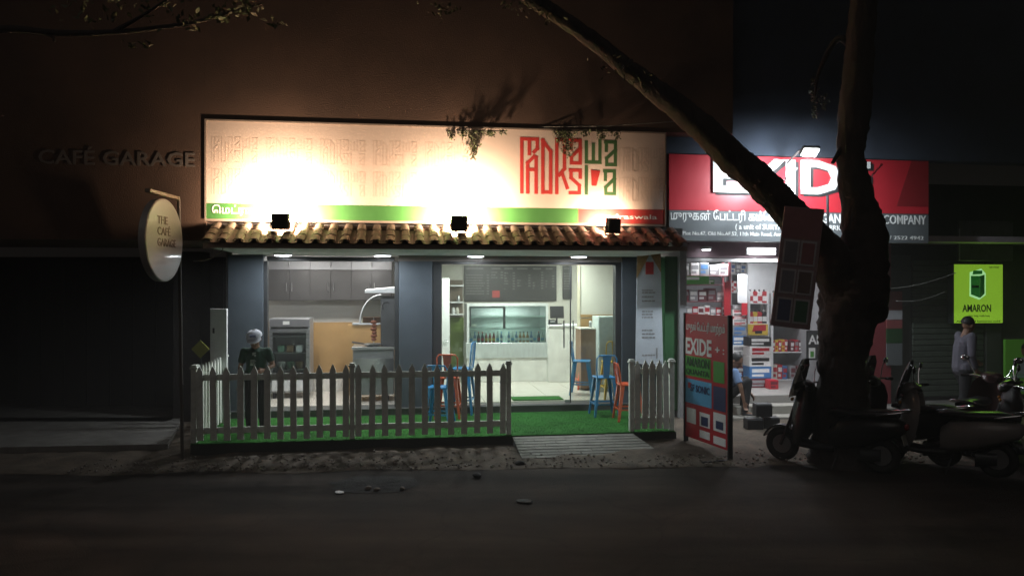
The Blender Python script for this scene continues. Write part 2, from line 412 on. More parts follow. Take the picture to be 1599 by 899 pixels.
# ------------------------------------------------------------------ cafe building
VF = 2.08                                  # facade plane in the cafe frame
ZD, ZF = 0.20, 0.32                        # deck and shop floor heights
ZS = 2.84                                  # soffit height
cafe = thing('cafe_building', 'single storey cafe with grey columns, tiled eave and lit open kitchen', 'building', C.M)
uL, uR = C.u(355, VF), C.u(1056, VF)
k0, k1 = C.u(417, VF), C.u(616, VF)
d0, d1 = C.u(690, VF), C.u(962, VF)
VB = 6.6
def part(name, m, parent, *boxes, b=0.0, smooth=None):
    q = MB()
    for bb in boxes: q.bx(*bb, b=b)
    return q.build(name, m, parent, smooth)
part('column', wall_grey, cafe, (uL, k0 - .06, VF, VF + .35, ZD, ZS), b=0.012)
part('column', wall_grey, cafe, (k1 + .07, d0 - .16, VF, VF + .35, ZD, ZS), b=0.012)
part('column', wall_grey, cafe, (d1 + .1, C.u(1030, VF), VF, VF + .35, ZD, ZS), b=0.012)
part('side_wall', greenwall, cafe, (C.u(1031, VF), uR, VF - 0.25, VF + .3, ZD, ZS))
part('window_frame', frame_dark, cafe, (k0 - .058, k0, VF + .03, VF + .16, ZD + .02, ZS - .1), (k1, k1 + .068, VF + .03, VF + .16, ZD + .02, ZS - .1), (k0, k1, VF + .04, VF + .15, ZS - .1, ZS - .03), b=0.006)
part('door_frame', frame_dark, cafe, (d0 - .158, d0, VF + .03, VF + .2, ZF - .08, 2.7), (d1, d1 + .098, VF + .03, VF + .2, ZF - .08, 2.7), (d0 - .158, d1 + .098, VF + .04, VF + .19, 2.7, 2.745), b=0.006)
part('header_beam', mat('brown_beam', (0.2, 0.17, 0.155), 0.6), cafe, (k1 + .07, d1 + .1, VF - .012, VF + .3, 2.746, ZS - .002))
part('step', mat('dark_step', (0.07, 0.075, 0.07), 0.6), cafe, (uL + .02, uR - .05, VF - .06, VF + .34, 0.0, ZF - .03), (uL + .03, uR - .06, VF - .075, VF + .34, ZF - .03, ZF - .006), b=0.004)
ue0, ue1 = C.u(316, -.42), C.u(1075, -.42)
part('soffit', soffit_m, cafe, (ue0, ue1, -.30, VF + .36, ZS, ZS + .05))
part('roof_slab', wall_dark, cafe, (-.2, 7.0, .3, VB + .4, 3.1, 3.2))
part('fascia', mat('fascia_paint', (0.3, 0.24, 0.2), 0.7), cafe, (ue0 - .01, ue1 + .01, -.36, -.30, ZS - .015, ZS + .05))
part('upper_wall', mat('upper_wall', (0.095, 0.055, 0.038), 0.9, var=0.3, scale=1.2, bump=0.3), cafe, (C.u(322, .18) - .02, 7.75, .184, .5, 4.622, 9.5))  # added wall, placed and browned so flood spill makes a glow above the sign
part('ceiling', lightgrey, cafe, (uL, uR + .2, VF + .36, VB + .3, 3.0, 3.05))
part('left_inner_wall', lightgrey, cafe, (uL - .1, uL, VF + .36, VB + .3, 0, 3.0))
part('right_inner_wall', cream, cafe, (uR - .05, uR + .05, VF + .36, VB + .3, 0, 3.0))
part('kitchen_back_wall', lightgrey, cafe, (uL, C.u(622, 4.3), 4.3, 4.4, ZF, 3.0))
zmt, zmb = C.z(520, 503, 4.28), C.z(520, 584, 4.28)
part('kitchen_wall_panel', mustard, cafe, (uL + .02, C.u(618, 4.28), 4.28, 4.3, zmb, zmt))
part('kitchen_dado', marble, cafe, (uL + .02, C.u(618, 4.28), 4.26, 4.3, ZF, zmb - .003))
part('partition_wall', lightgrey, cafe, (C.u(668, 3.3), C.u(668, 3.3) + .08, VF + .36, 4.4, ZF, 3.0))
part('back_wall', cream, cafe, (C.u(668, 3.3), uR, VB, VB + .1, ZF, 3.0))
# floor tiles
fm = MB().bx(-.298, .298, -.298, .298, -.02, 0, b=.004).mesh('floor_tile', floor_m)
part('floor_slab', concrete, cafe, (uL, uR, VF + .34, VB, 0.1, ZF - .015))
nfu = int((uR - uL) / .6)
for i in range(nfu):
    for j in range(int((VB - VF - .4) / .6) + 1):
        link('floor_tile', fm, cafe, T((uL + .32 + i * .6, VF + .66 + j * .6, ZF)))
# roof tiles: one mesh shared, three courses of half-round tiles down the eave
roof = part('roof', terracotta, cafe, (ue0, ue1, .1, .17, 3.06, 3.13))
tb = MB()
def tile_ring(y, z, r):
    return [Vector((r * math.cos(a), y, z + r * 0.55 * math.sin(a))) for a in [math.pi * k / 8 for k in range(9)]] + [Vector((r * .84 * math.cos(a), y, z + r * .42 * math.sin(a))) for a in [math.pi - math.pi * k / 8 for k in range(9)]]
tb.loft([tile_ring(0, 0, .066), tile_ring(.25, 0, .055)])
tm = tb.mesh('tile', terracotta, 40)
pb = MB(); rr = lambda y, z, r: [Vector((r * math.cos(a), y, z + r * .5 * math.sin(a))) for a in [-math.pi * k / 6 for k in range(7)]] + [Vector((r * .86 * math.cos(a), y, z + r * .4 * math.sin(a))) for a in [-math.pi + math.pi * k / 6 for k in range(7)]]
pb.loft([rr(0, 0, .078), rr(.26, 0, .072)])
pm = pb.mesh('tile', terracotta, 40)
NT = 34; TS = (ue1 - ue0 - .1) / (NT - 1)
for i in range(NT):
    for c in range(3):
        uu = ue0 + .05 + i * TS
        v0 = -.42 + c * .19; z0 = 2.885 + c * .083
        link('tile', tm, roof, T((uu + random.uniform(-.006, .006), v0 + random.uniform(-.012, .012), z0 + .03)) @ RX(R(23.5)) @ RZ(random.uniform(-.03, .03)))
        if i < NT - 1: link('tile', pm, roof, T((uu + TS / 2, v0 + .02, z0 + .035)) @ RX(R(23.5)))

# porch ceiling lights
for i, px in enumerate((442, 597, 743, 904)):
    v = 1.55; u = C.u(px, v)
    t = thing('ceiling_light', 'flat round LED porch light, %s from the left under the cafe eave' % ORD[i], 'ceiling light', C.at(u, v, ZS), 'LED lights under the cafe eave')
    MB().lathe([(.145, 0), (.145, -.012), (.135, -.03), (.128, -.03)], (0, 0, 0), 24).build('housing', white_paint, t, 40)
    MB().lathe([(.127, -.02), (.127, -.034), (.11, -.04), (.02, -.042)], (0, 0, 0), 24).build('diffuser', led_white, t, 40)
    area_lamp('lamp', t, T((0, 0, -.05)), 24.0, .2, (.9, .96, 1.0))
# inner ceiling panels (behind the header, they light the rooms)
for i, (u, v, pw) in enumerate(((C.u(480, 3.2), 3.2, 30), (C.u(570, 3.2), 3.2, 30), (C.u(740, 3.6), 3.6, 52), (C.u(880, 3.6), 3.6, 52), (C.u(780, 5.6), 4.9, 40), (C.u(910, 5.6), 5.2, 30))):
    t = thing('ceiling_panel', 'square LED panel flush in the cafe ceiling, number %s from the kitchen side' % ORD[i], 'ceiling light', C.at(u, v, 3.0), 'ceiling panels inside the cafe')
    MB().bx(-.16, .16, -.16, .16, -.02, 0).build('frame', white_paint, t)
    MB().bx(-.14, .14, -.14, .14, -.026, -.018).build('diffuser', led_white, t)
    area_lamp('lamp', t, T((0, 0, -.04)), pw, .28, (1, .97, .9))

# glass door and side light
t = thing('glass_door', 'frameless clear glass shop door with steel pull handle', 'door', C.at(d0, VF + .1, ZF))
dw = C.u(891, VF + .1) - d0
MB().bx(.004, dw - .004, -.005, .005, .01, 2.37).build('glass_pane', GL, t)
hb = MB()
hu = C.u(884, VF) - d0
for hx in (hu - .03,):
    hb.tube([(hx, -.06, .95), (hx, -.06, 1.42)], .013, 10); hb.cyl((hx, -.06, 1.0), (hx, 0, 1.0), .008); hb.cyl((hx, -.06, 1.37), (hx, 0, 1.37), .008)
hb.build('handle', chrome, t, 40)
MB().bx(dw - .1, dw - .004, -.012, .012, .0, .05).build('patch_fitting', steel, t)
t = thing('glass_side_panel', 'fixed clear glass panel right of the shop door', 'glass panel', C.at(d0 + dw, VF + .1, ZF))
MB().bx(.006, d1 - d0 - dw - .004, -.005, .005, .0, 2.37).build('glass_pane', GL, t)
MB().bx(-.012, .006, -.014, .014, .0, 2.37).build('edge_trim', frame_dark, t)
MB().bx(.03, .045, -.05, -.03, .95, 1.42).build('handle', chrome, t)
# green door mat inside the door
um = C.u(805, VF + .5); o = MB().bx(-.45, .45, -.2, .2, 0, .02, b=.008).build('door_mat', turf_m); o.matrix_basis = C.at(um + .4, VF + .62, ZF + .001); tag(o, 'green door mat just inside the glass door', 'door mat')

# ------------------------------------------------------------------ kitchen contents
vk = 3.95
t = thing('wall_cupboard', 'dark wall cupboard row with steel handles above the kitchen', 'cupboard', C.at(C.u(419, vk), vk, 0))
cw = C.u(612, vk) - C.u(419, vk); zc0, zc1, zc2 = C.z(500, 469, vk), C.z(500, 421, vk), 2.98
MB().bx(0, cw, .02, .33, zc0, zc2).build('carcass', cupboard_m, t)
hx = [0, .5, 1, 1.5, 2.0]
nd = 6
for i in range(nd):
    x0 = cw * i / nd; x1 = cw * (i + 1) / nd
    dd = MB().bx(x0 + .004, x1 - .004, 0, .018, zc0 + .005, zc1 - .01, b=.003).build('door', cupboard_m, t)
    hxx = x1 - .05 if i % 2 == 0 else x0 + .05
    MB().cyl((hxx, -.02, zc0 + .17), (hxx, -.02, zc0 + .33), .01).build('handle', chrome, dd, 40)
    if i % 2 == 0:
        d2 = MB().bx(x0 + .004, x0 + 2 * cw / nd - .004, 0, .018, zc1, zc2, b=.003).build('door', mat('top_cupboard', (0.2, 0.2, 0.21), 0.5), t)
        MB().cyl((x0 + .38, -.02, zc1 + .06), (x0 + .38, -.02, zc1 + .2), .009).build('handle', chrome, d2, 40)

vq = 3.35
t = thing('display_fridge', 'upright glass door drinks fridge with silver frame in the kitchen', 'fridge', C.at(C.u(420, vq), vq, ZF))
fw = C.u(484, vq) - C.u(420, vq); fh = C.z(450, 497, vq) - ZF
fb = MB(); fb.bx(0, .03, 0, .55, .1, fh); fb.bx(fw - .03, fw, 0, .55, .1, fh); fb.bx(.03, fw - .03, .52, .55, .1, fh); fb.bx(.03, fw - .03, .04, .52, .1, .34); fb.bx(.03, fw - .03, .04, .52, fh - .16, fh - .001)
fb.build('body', mat('silver_fridge', (0.36, 0.37, 0.38), 0.4, metal=0.4), t)
hd = MB().bx(.01, fw - .01, -.012, 0.035, fh - .15, fh - .01, b=.008).build('header_panel', mat('fridge_header', (0.16, 0.16, 0.17), 0.4), t)
MB().bx(fw * .34, fw * .5, -.016, -.012, fh - .11, fh - .05).build('badge', white_print, hd)
dr = MB(); zt = fh - .19
dr.bx(.01, .065, -.03, .0, .36, zt); dr.bx(fw - .065, fw - .01, -.03, .0, .36, zt); dr.bx(.065, fw - .065, -.03, .0, .36, .42); dr.bx(.065, fw - .065, -.03, .0, zt - .06, zt)
drr = dr.build('door', steel, t)
MB().bx(.066, fw - .066, -.018, -.01, .421, zt - .061).build('glass_pane', GLG, drr)
for k in range(3): MB().bx(.032, fw - .032, .06, .5, .5 + k * .3, .515 + k * .3).build('shelf', steel, t)
MB().bx(.05, fw - .05, -.01, .02, .14, .33).build('kick_panel', white_paint, t)
for sx in (.08, fw - .08):
    for sy in (.08, .47): MB().cyl((sx, sy, 0), (sx, sy, .1), .03).build('foot', rubber, t)
cols = [(white_print, 'white'), (mat('tray_green', (.15, .3, .2), .5), 'green'), (mat('tray_brown', (.3, .2, .1), .5), 'brown')]
for k, xs in enumerate((.18, .34, .5)):
    o = MB().lathe([(.06, 0), (.075, .07), (.07, .12), (.03, .13)], (0, 0, 0), 10).build('food_tub', cols[k][0], None, 40); o.matrix_basis = C.at(C.u(420, vq) + xs, vq + .25, ZF + .5165); tag(o, '%s round food tub on the bottom shelf of the drinks fridge' % cols[k][1], 'tub', 'tubs inside the drinks fridge')
    o = MB().bx(-.06, .06, -.08, .08, 0, .12, b=.01).build('food_box', cols[(k + 1) % 3][0]); o.matrix_basis = C.at(C.u(420, vq) + xs, vq + .25, ZF + .8165); tag(o, '%s food box on the middle shelf of the drinks fridge' % cols[(k + 1) % 3][1], 'box', 'boxes inside the drinks fridge')

vc = 2.75
t = thing('cooking_station', 'stainless steel cooking station with curved front panel beside the middle column', 'cooking station', C.at(C.u(551, vc), vc, ZF))
gw = C.u(615, vc) - C.u(551, vc); gh = C.z(580, 541, vc) - ZF
MB().bx(0, gw, 0, .6, .12, gh - .05, b=.01).build('cabinet', mat('dull_steel', (.3, .31, .32), .35, metal=.7, var=.15), t)
cp = MB(); cp.loft([[Vector((x, -.06 * math.sin(math.pi * (x / gw)) - .01, z)) for x in [gw * k / 8 for k in range(9)]] + [Vector((x, .0, z)) for x in [gw - gw * k / 8 for k in range(9)]] for z in (gh - .5, gh - .2)])
cp.build('curved_panel', steel, t, 40)
MB().bx(-.02, gw + .03, -.04, .62, gh - .05, gh, b=.006).build('worktop', steel, t)
for sx in (.1, gw / 2, gw - .1):
    w_ = MB().torus((sx, .06, .06), (1, 0, 0), .04, .02, 12, 6).build('castor', rubber, t, 40)
col_u0 = C.u(594, vc) - C.u(551, vc); col_z1 = C.z(600, 462, vc) - ZF
MB().bx(col_u0, gw + .01, .1, .55, gh + .002, col_z1, b=.01).build('burner_tower', mat('tower_steel', (.13, .135, .14), .4, metal=.6), t)
MB().torus((col_u0 + .1, .09, col_z1 - .18), (0, 1, 0), .07, .012, 16, 6, math.pi, 2 * math.pi).build('tower_handle', chrome, t, 40)
aw = MB(); az = C.z(600, 449, vc) - ZF
aw.loft([[Vector((x, -.1, z0)) for x, z0 in ((C.u(570, vc) - C.u(551, vc), az - .09), (gw + .02, az - .09), (gw + .02, az), (C.u(570, vc) - C.u(551, vc), az - .05))], [Vector((x, .5, z0 + .02)) for x, z0 in ((C.u(570, vc) - C.u(551, vc), az - .09), (gw + .02, az - .09), (gw + .02, az), (C.u(570, vc) - C.u(551, vc), az - .05))]])
aw.build('hood', white_paint, t)
MB().tube([(col_u0 - .12, .12, gh), (col_u0 - .12, .12, gh + .5)], .008).build('skewer', steel, t)
sk = MB()
for k in range(6): sk.ell((col_u0 - .12 + random.uniform(-.01, .01), .12, gh + .12 + k * .06), (.05 + .012 * (k % 2), .05, .034), 9, 5)
sk.build('skewered_meat', mat('roast_meat', (.2, .06, .025), .6, var=.5, scale=30), t, 60)
t = thing('frying_pan', 'pale metal pan on the worktop of the cooking station', 'pan', C.at(C.u(582, vc), vc + .12, ZF + gh + .002))
MB().lathe([(.1, 0), (.15, .02), (.17, .045), (.155, .045), (.1, .012), (.02, .01)], (0, 0, 0), 20).build('bowl', steel, t, 40)
MB().tube([(-.15, 0, .04), (-.36, -.05, .075)], [.012, .016], 8).build('handle', black_pl, t, 40)
# curved glass counter behind
vg = 3.9
t = thing('curved_glass_case', 'counter top food case with curved glass front by the kitchen wall', 'food case', C.at(C.u(546, vg), vg - .3, 0))
gx1 = C.u(604, vg) - C.u(546, vg); z0, z1 = C.z(580, 503, vg), C.z(580, 460, vg)
arc = [(gx1 * .3 + (gx1 * .7) * (1 - math.cos(a)) * .8, z0 + (z1 - z0) * math.sin(a)) for a in [math.pi / 2 * k / 8 for k in range(9)]]
fr = MB(); fr.tube([(x, 0, z) for x, z in arc], .015, 6); fr.bx(gx1 * .1, gx1, -.02, .3, z0 - .03, z0); fr.build('frame', mat('case_trim', (.4, .43, .45), .4), t, 40)
gp = MB(); poly = [(gx1, z0)] + [(arc[0][0], z0)] + arc + [(gx1, z1)]
gp.prism(poly, .006); gp.build('glass_pane', GLG, t)
MB().bx(arc[0][0] + .05, gx1, .04, .28, z0, z0 + .1).build('food_tray', mat('brown_food', (.2, .09, .04), .7, var=.6, scale=40), t)
MB().bx(-.02, gx1, .0, .28, ZF, z0 - .031).build('base', mustard, t)

# ------------------------------------------------------------------ dining room contents
vd = 5.2
ud0, ud1 = C.u(729, vd), C.u(856, vd); wD = ud1 - ud0
zb0, zb1, zb2, zb3 = ZF, C.z(790, 558, vd), C.z(790, 535, vd), C.z(790, 474, vd)
t = thing('display_case', 'glass fronted refrigerated display case with steel band on a marble base', 'display case', C.at(ud0, vd, 0))
MB().bx(0, wD, .03, .75, ZF, zb1 - .01, b=.005).build('marble_base', marble, t)
MB().bx(-.02, wD + .01, -.02, .75, zb1 - .008, zb2, b=.006).build('steel_band', mat('brushed_steel', (.6, .64, .63), .35, metal=.45, var=.15, scale=4, stretch=(6, 1, 1)), t)
cs = MB(); cs.bx(0, .05, 0, .74, zb2 + .001, zb3); cs.bx(wD - .05, wD, 0, .74, zb2 + .001, zb3); cs.bx(.05, wD - .05, 0, .74, zb3 - .05, zb3); cs.bx(.05, wD - .05, .7, .74, zb2 + .001, zb3 - .05)
cs.build('case_frame', mat('case_grey', (.6, .62, .61), .4), t)
gf = MB(); gf.bx(.055, wD * .47, -.012, -.004, zb3 - .09, zb3 - .06); gf.bx(.055, .085, -.012, -.004, zb2 + .35, zb3 - .09); gf.bx(wD * .44, wD * .47, -.012, -.004, zb2 + .3, zb3 - .09)
gf.build('sliding_frame', chrome, t)
MB().bx(.052, wD - .052, .002, .01, zb2 + .002, zb3 - .052).build('glass_pane', GLG, t)
zsh = [zb2 + (zb3 - zb2) * .37, zb2 + (zb3 - zb2) * .68]
for z in zsh: shf = MB().bx(.052, wD - .052, .075, .69, z - .012, z).build('shelf', GLG, t); MB().bx(.052, wD - .052, .06, .073, z - .022, z).build('edge_strip', mat('shelf_glass_edge', (.5, .62, .58), .3), shf)
area_lamp('lamp', t, T((wD / 2, .35, zb3 - .06)), 12, .9, (.95, 1, .97), size_y=.1)
bcols = [(mat('bottle_red', (.4, .05, .04), .3), 'red'), (mat('bottle_amber', (.45, .2, .03), .3), 'amber'), (mat('bottle_blue', (.1, .22, .4), .3), 'blue'), (mat('bottle_clear', (.5, .58, .56), .2), 'clear'), (mat('bottle_dark', (.04, .04, .05), .3), 'dark')]
seq = [3, 2, 4, 4, 0, 0, 0, 3, 2, None, 2, 3, 2, 1, 1, 1, 2, 3, 4, 3]
bl = {}
for k, c_ in enumerate(bcols):
    body = MB().lathe([(.028, 0), (.031, .01), (.031, .12), (.012, .17), (.012, .2)], (0, 0, 0), 10).mesh('bottle', c_[0], 40)
    capm = MB().lathe([(.014, .2), (.014, .222), (.008, .224)], (0, 0, 0), 8).mesh('cap', (white_print, black_pl, stool_blue, steel, stool_orange)[k], 40)
    labm = MB().lathe([(.0325, .035), (.0325, .09), (.03, .09)], (0, 0, 0), 10).mesh('paper_label', (yellow_ink, white_print, white_print, blue_ink, red_panel)[k], 40)
    bl[k] = (body, capm, labm)
nb = 0
for i, c_ in enumerate(seq):
    if c_ is None: continue
    o = link('bottle', bl[c_][0], None, C.at(ud0 + .1 + i * (wD - .2) / (len(seq) - 1), vd + .14, zb2 + .003))
    tag(o, 'small %s bottle, %s from the left along the case floor' % (bcols[c_][1], ORD[nb]), 'bottle', 'bottles in the display case'); nb += 1
    link('cap', bl[c_][1], o); link('paper_label', bl[c_][2], o)
t = thing('pastry_plate', 'white plate of pastry on the middle shelf of the display case', 'plate', C.at(ud0 + .17, vd + .3, zsh[0] + .001))
MB().lathe([(.05, 0), (.09, .02), (.085, .022), (.03, .01)], (0, 0, 0), 14).build('plate', white_paint, t, 40)
MB().ell((0, 0, .05), (.06, .05, .035), 10, 6).build('pastry', cream, t, 60)

# menu boards on the back wall
vm = VB - .06
def menu(px0, px1, py0, py1, cols_, label, red=None):
    u0, u1 = C.u(px0, vm), C.u(px1, vm); pxm = (px0 + px1) / 2; z0_, z1_ = C.z(pxm, py1, vm), C.z(pxm, py0, vm)
    t_ = thing('menu_board', label, 'menu board', C.at(u0, vm, z0_))
    W, Hh = u1 - u0, z1_ - z0_
    MB().bx(0, W, 0, .03, 0, Hh, b=.006).build('board', mat('menu_black', (.03, .028, .027), .5), t_)
    pr = MB(); rnd = random.Random(int(px0))
    for cx0, cx1, rows, top in cols_:
        pr.bx(W * cx0, W * (cx0 + (cx1 - cx0) * .7), -.003, 0, Hh * .9, Hh * .94)
        for r_ in range(rows):
            z_ = Hh * (top - r_ * .075); x_ = W * cx0
            end = W * (cx1 - .06)
            while x_ < end * rnd.uniform(.8, 1):
                l_ = rnd.uniform(.02, .06); pr.bx(x_, min(x_ + l_, end), -.003, 0, z_, z_ + Hh * .03); x_ += l_ + .012
            pr.bx(W * (cx1 - .04), W * (cx1 - .015), -.003, 0, z_, z_ + Hh * .03)
    prt = pr.build('menu_print', mat('chalk', (.2, .19, .175), .6), t_); tag(prt, kind='stuff')
    if red: MB().bx(W * red[0], W * red[1], -.003, 0, Hh * red[2], Hh * red[3]).build('picture', band_red, t_)
menu(725, 869, 415, 470, [(.02, .28, 8, .72), (.29, .43, 3, .8), (.43, .56, 7, .78), (.57, .73, 5, .72), (.74, .87, 7, .8), (.88, .99, 5, .7)], 'large black menu board with pale print above the display case', (.3, .38, .1, .3))
menu(879, 893, 415, 467, [(.1, .95, 7, .75)], 'narrow black menu board right of the large one')

# pay counter with monitor
vp = 5.05
up0, up1 = C.u(856, vp), C.u(905, vp)
t = thing('pay_counter', 'white marble pay counter right of the display case', 'counter', C.at(up0, vp, ZF))
ch = C.z(880, 507, vp) - ZF
MB().bx(0.004, up1 - up0, 0, .6, 0, ch - .04, b=.005).build('front', marble, t)
MB().bx(0.004, up1 - up0 + .03, -.05, .62, ch - .04, ch, b=.005).build('top', white_paint, t)
t = thing('cash_monitor', 'dark till screen seen from behind on the pay counter', 'monitor', C.at(C.u(873, vp), vp + .25, ZF + ch))
MB().bx(-.1, .1, -.07, .07, 0, .02, b=.005).build('base', black_pl, t)
MB().cyl((0, 0, .02), (0, 0, .14), .02).build('stand', black_pl, t, 40)
MB().box((0, -.02, .26), (.3, .03, .26), Euler((R(-8), 0, 0)), .008).build('screen', black_pl, t)
t = thing('receipt_printer', 'small black receipt printer left of the till screen', 'printer', C.at(C.u(861, vp) + .05, vp + .2, ZF + ch + .001))
MB().bx(-.07, .07, -.08, .08, 0, .1, b=.012).build('case', black_pl, t); MB().bx(-.05, .05, -.083, -.08, .06, .07).build('paper_slot', white_print, t)

# left side passage: white door leaf, shelf rack, olive wall
vz = 4.9
t = thing('white_door_leaf', 'tall white door leaf standing open left of the menu board', 'door', C.at(C.u(690, vz - .6), vz - .6, ZF))
MB().bx(0, C.u(702, vz - .6) - C.u(690, vz - .6), 0, .04, .0, C.z(696, 434, vz - .6) - ZF, b=.005).build('leaf', white_paint, t)
MB().cyl((.04, -.03, .95), (.12, -.03, .95), .012).build('handle', chrome, t, 40)
t = thing('wall_shelf_rack', 'open shelf rack on the wall behind the orange stool', 'shelf', C.at(C.u(703, VB - .35), VB - .35, 0))
sw = C.u(724, VB - .35) - C.u(703, VB - .35)
for py in (447, 473, 492): MB().bx(0, sw, 0, .3, C.z(712, py, VB - .35), C.z(712, py, VB - .35) + .03).build('shelf', white_paint, t)
MB().bx(0, sw, .3, .33, C.z(712, 494, VB - .35), C.z(712, 437, VB - .35)).build('back_panel', mat('shelf_brown', (.16, .12, .08), .6), t)
part('olive_panel', olive, cafe, (C.u(703, VB - .02), C.u(724, VB - .02), VB - .02, VB - .001, ZF, C.z(712, 495, VB - .02)))
for k, (py, px, m_) in enumerate(((473, 716, steel), (492, 708, white_paint), (492, 714, cream))):
    o = MB().lathe([(.035, 0), (.045, .05), (.03, .12), (.015, .14)], (0, 0, 0), 10).build('jar', m_, None, 40)
    o.matrix_basis = C.at(C.u(px, VB - .2), VB - .2, C.z(px, py, VB - .35) + .031)
    tag(o, ('steel jar on the middle shelf of the wall rack', 'white jar on the lowest shelf of the wall rack', 'cream jar right of the white one on the wall rack')[k], 'jar')

# right side: timber trimmed partition, cupboard, boards
vr = 4.2
part('right_partition', cream, cafe, (C.u(906, vr), uR - .06, vr, vr + .08, ZF, 3.0))
part('partition_trim', mat('pale_trim', (.6, .55, .42), .5), cafe, (C.u(903, vr - .02), C.u(906, vr - .02), vr - .03, vr + .08, ZF, 3.0))
part('partition_band', mustard, cafe, (C.u(906, vr - .02) + .003, C.u(935, vr - .02), vr - .02, vr - .001, C.z(920, 512, vr), C.z(920, 497, vr)), (C.u(906, vr - .02) + .003, uR - .07, vr - .025, vr - .001, C.z(920, 495, vr), C.z(920, 491, vr)))
t = thing('side_table', 'brown panelled side table with pale top against the right cafe wall', 'table', C.at(C.u(906, 3.6), 3.6, ZF))
tw = C.u(934, 3.6) - C.u(906, 3.6); th_ = C.z(920, 512, 3.6) - ZF
MB().bx(0, tw, 0, .5, th_ - .03, th_, b=.004).build('top', cream, t); MB().bx(.02, tw - .005, .02, .48, .05, th_ - .031).build('panel', brownboard, t)
t = thing('shaker', 'small steel shaker on the brown side table', 'shaker', C.at(C.u(925, 3.6), 3.75, ZF + th_ + .001))
MB().lathe([(.03, 0), (.034, .06), (.03, .1)], (0, 0, 0), 10).build('body', steel, t, 40); MB().lathe([(.03, .1), (.02, .13), (.01, .135)], (0, 0, 0), 10).build('lid', white_paint, t, 40)
t = thing('white_cupboard', 'tall pale cupboard beside the right glass panel', 'cupboard', C.at(C.u(934, 3.4) + .01, 3.4, ZF))
ww = C.u(966, 3.4) - C.u(934, 3.4); wh = C.z(947, 494, 3.4) - ZF
MB().bx(0, ww, .015, .5, 0, wh, b=.005).build('carcass', mat('pale_aqua', (.5, .56, .54), .5), t); MB().bx(.01, ww - .01, 0, .015, .05, wh - .02, b=.003).build('door', mat('pale_aqua', (.5, .56, .54), .5), t)

# ------------------------------------------------------------------ stools
def stool(m, label, mtx, s=1.0, back=True, low=False):
    t = thing('metal_stool', label, 'stool', mtx, 'metal bar stools at the cafe')
    hS = .62 * s; w = .15; fw_ = .215
    MB().box((0, 0, hS), (.33, .33, .025), None, .01).build('seat', m, t)
    for sx in (-1, 1):
        for sy in (-1, 1):
            q = MB(); p0 = Vector((sx * w, sy * w, hS - .012)); p1 = Vector((sx * fw_, sy * fw_, 0))
            dx = Vector((-sx, 0, 0)); dy = Vector((0, -sy, 0))
            ring = lambda p, a: [p, p + dx * a, p + dx * a + dy * .012, p + dx * .012 + dy * .012, p + dx * .012 + dy * a, p + dy * a]
            q.loft([ring(p0, .06), ring(p1, .032)])
            q.build('leg', m, t)
    zb = .2 * s; e = w + (fw_ - w) * (1 - zb / hS) - .01
    for a, b_ in (((-e, -e), (e, -e)), ((e, -e), (e, e)), ((e, e), (-e, e)), ((-e, e), (-e, -e))):
        MB().box(((a[0] + b_[0]) / 2, (a[1] + b_[1]) / 2, zb), (abs(a[0] - b_[0]) + .012, abs(a[1] - b_[1]) + .012, .024)).build('stretcher', m, t)
    if back:
        hb_ = hS + .36 * s
        pts = [(-.15, .15, hS - .01), (-.165, .17, hS + .15), (-.165, .19, hb_ - .05), (-.13, .2, hb_), (.13, .2, hb_), (.165, .19, hb_ - .05), (.165, .17, hS + .15), (.15, .15, hS - .01)]
        MB().tube(pts, .012, 8).build('back_frame', m, t, 50)
        q = MB(); q.loft([[Vector((-x, y, z)), Vector((x, y, z)), Vector((x, y + .006, z)), Vector((-x, y + .006, z))] for x, y, z in ((.05, .15, hS), (.055, .175, hS + .18), (.075, .195, hb_ + .004))])
        q.build('back_slat', m, t)
    return t
def floor_at(px, py, z):
    d = F * (H - z) / (py - CY); p = P(px, py, d); return T((p.x, p.y, z))
stool(stool_blue, 'blue metal stool with its back to the camera just outside the glass door', floor_at(943, 648, ZD) @ RZ(R(188)), 1.02)
stool(stool_orange, 'orange metal stool half hidden behind the right fence post', floor_at(981, 655, ZD) @ RZ(R(95)), .92)
stool(stool_blue, 'blue metal stool seen side on inside the shop by the door handle', floor_at(908, 615, ZF) @ RZ(R(80)), 1.0)
stool(stool_orange, 'orange metal stool inside the shop behind the blue one by the handle', floor_at(914, 606, ZF) @ RZ(R(-80)), .95)
stool(stool_yellow, 'yellow metal stool behind the glass right of the shop door', floor_at(956, 621, ZF) @ RZ(R(190)), 1.05)
stool(stool_blue, 'blue metal stool nearest the fence in front of the middle column', floor_at(686, 664, ZD) @ RZ(R(172)), .95)
stool(stool_orange, 'orange metal stool with square back behind the fence left of the door', floor_at(701, 651, ZD) @ RZ(R(176)), 1.05)
stool(stool_blue, 'blue metal stool leaning its tall back at the left door edge', floor_at(722, 645, ZD) @ RZ(R(262)), 1.22)

# ------------------------------------------------------------------ deck, turf, fences, ramp
uE = C.u(1056, 0)
q = MB().bx(-.02, uE, 0, VF - .062, -.05, ZD - .012); deck = tag(q.build('deck', mat('deck_side', (.035, .04, .032), .8), None), kind='structure'); deck.matrix_basis = C.M
q = MB(); q.bx(-.02, uE - .02, -.004, VF - .064, ZD - .011, ZD)
for k in range(26000):
    u = random.uniform(-.02, uE - .03); v = random.random() ** 1.3 * (VF - .08); h = random.uniform(.006, .013); a = random.random() * 3.14; w = .003
    dx, dy = math.cos(a) * w, math.sin(a) * w; lx, ly = random.uniform(-.01, .01), random.uniform(-.01, .01)
    q._add([(u - dx, v - dy, ZD), (u + dx, v + dy, ZD), (u + lx, v + ly, ZD + h)], [(0, 1, 2)])
turf = q.build('artificial_turf', turf_m); turf.matrix_basis = C.M; tag(turf, 'green artificial turf covering the cafe deck', None, None, 'stuff')

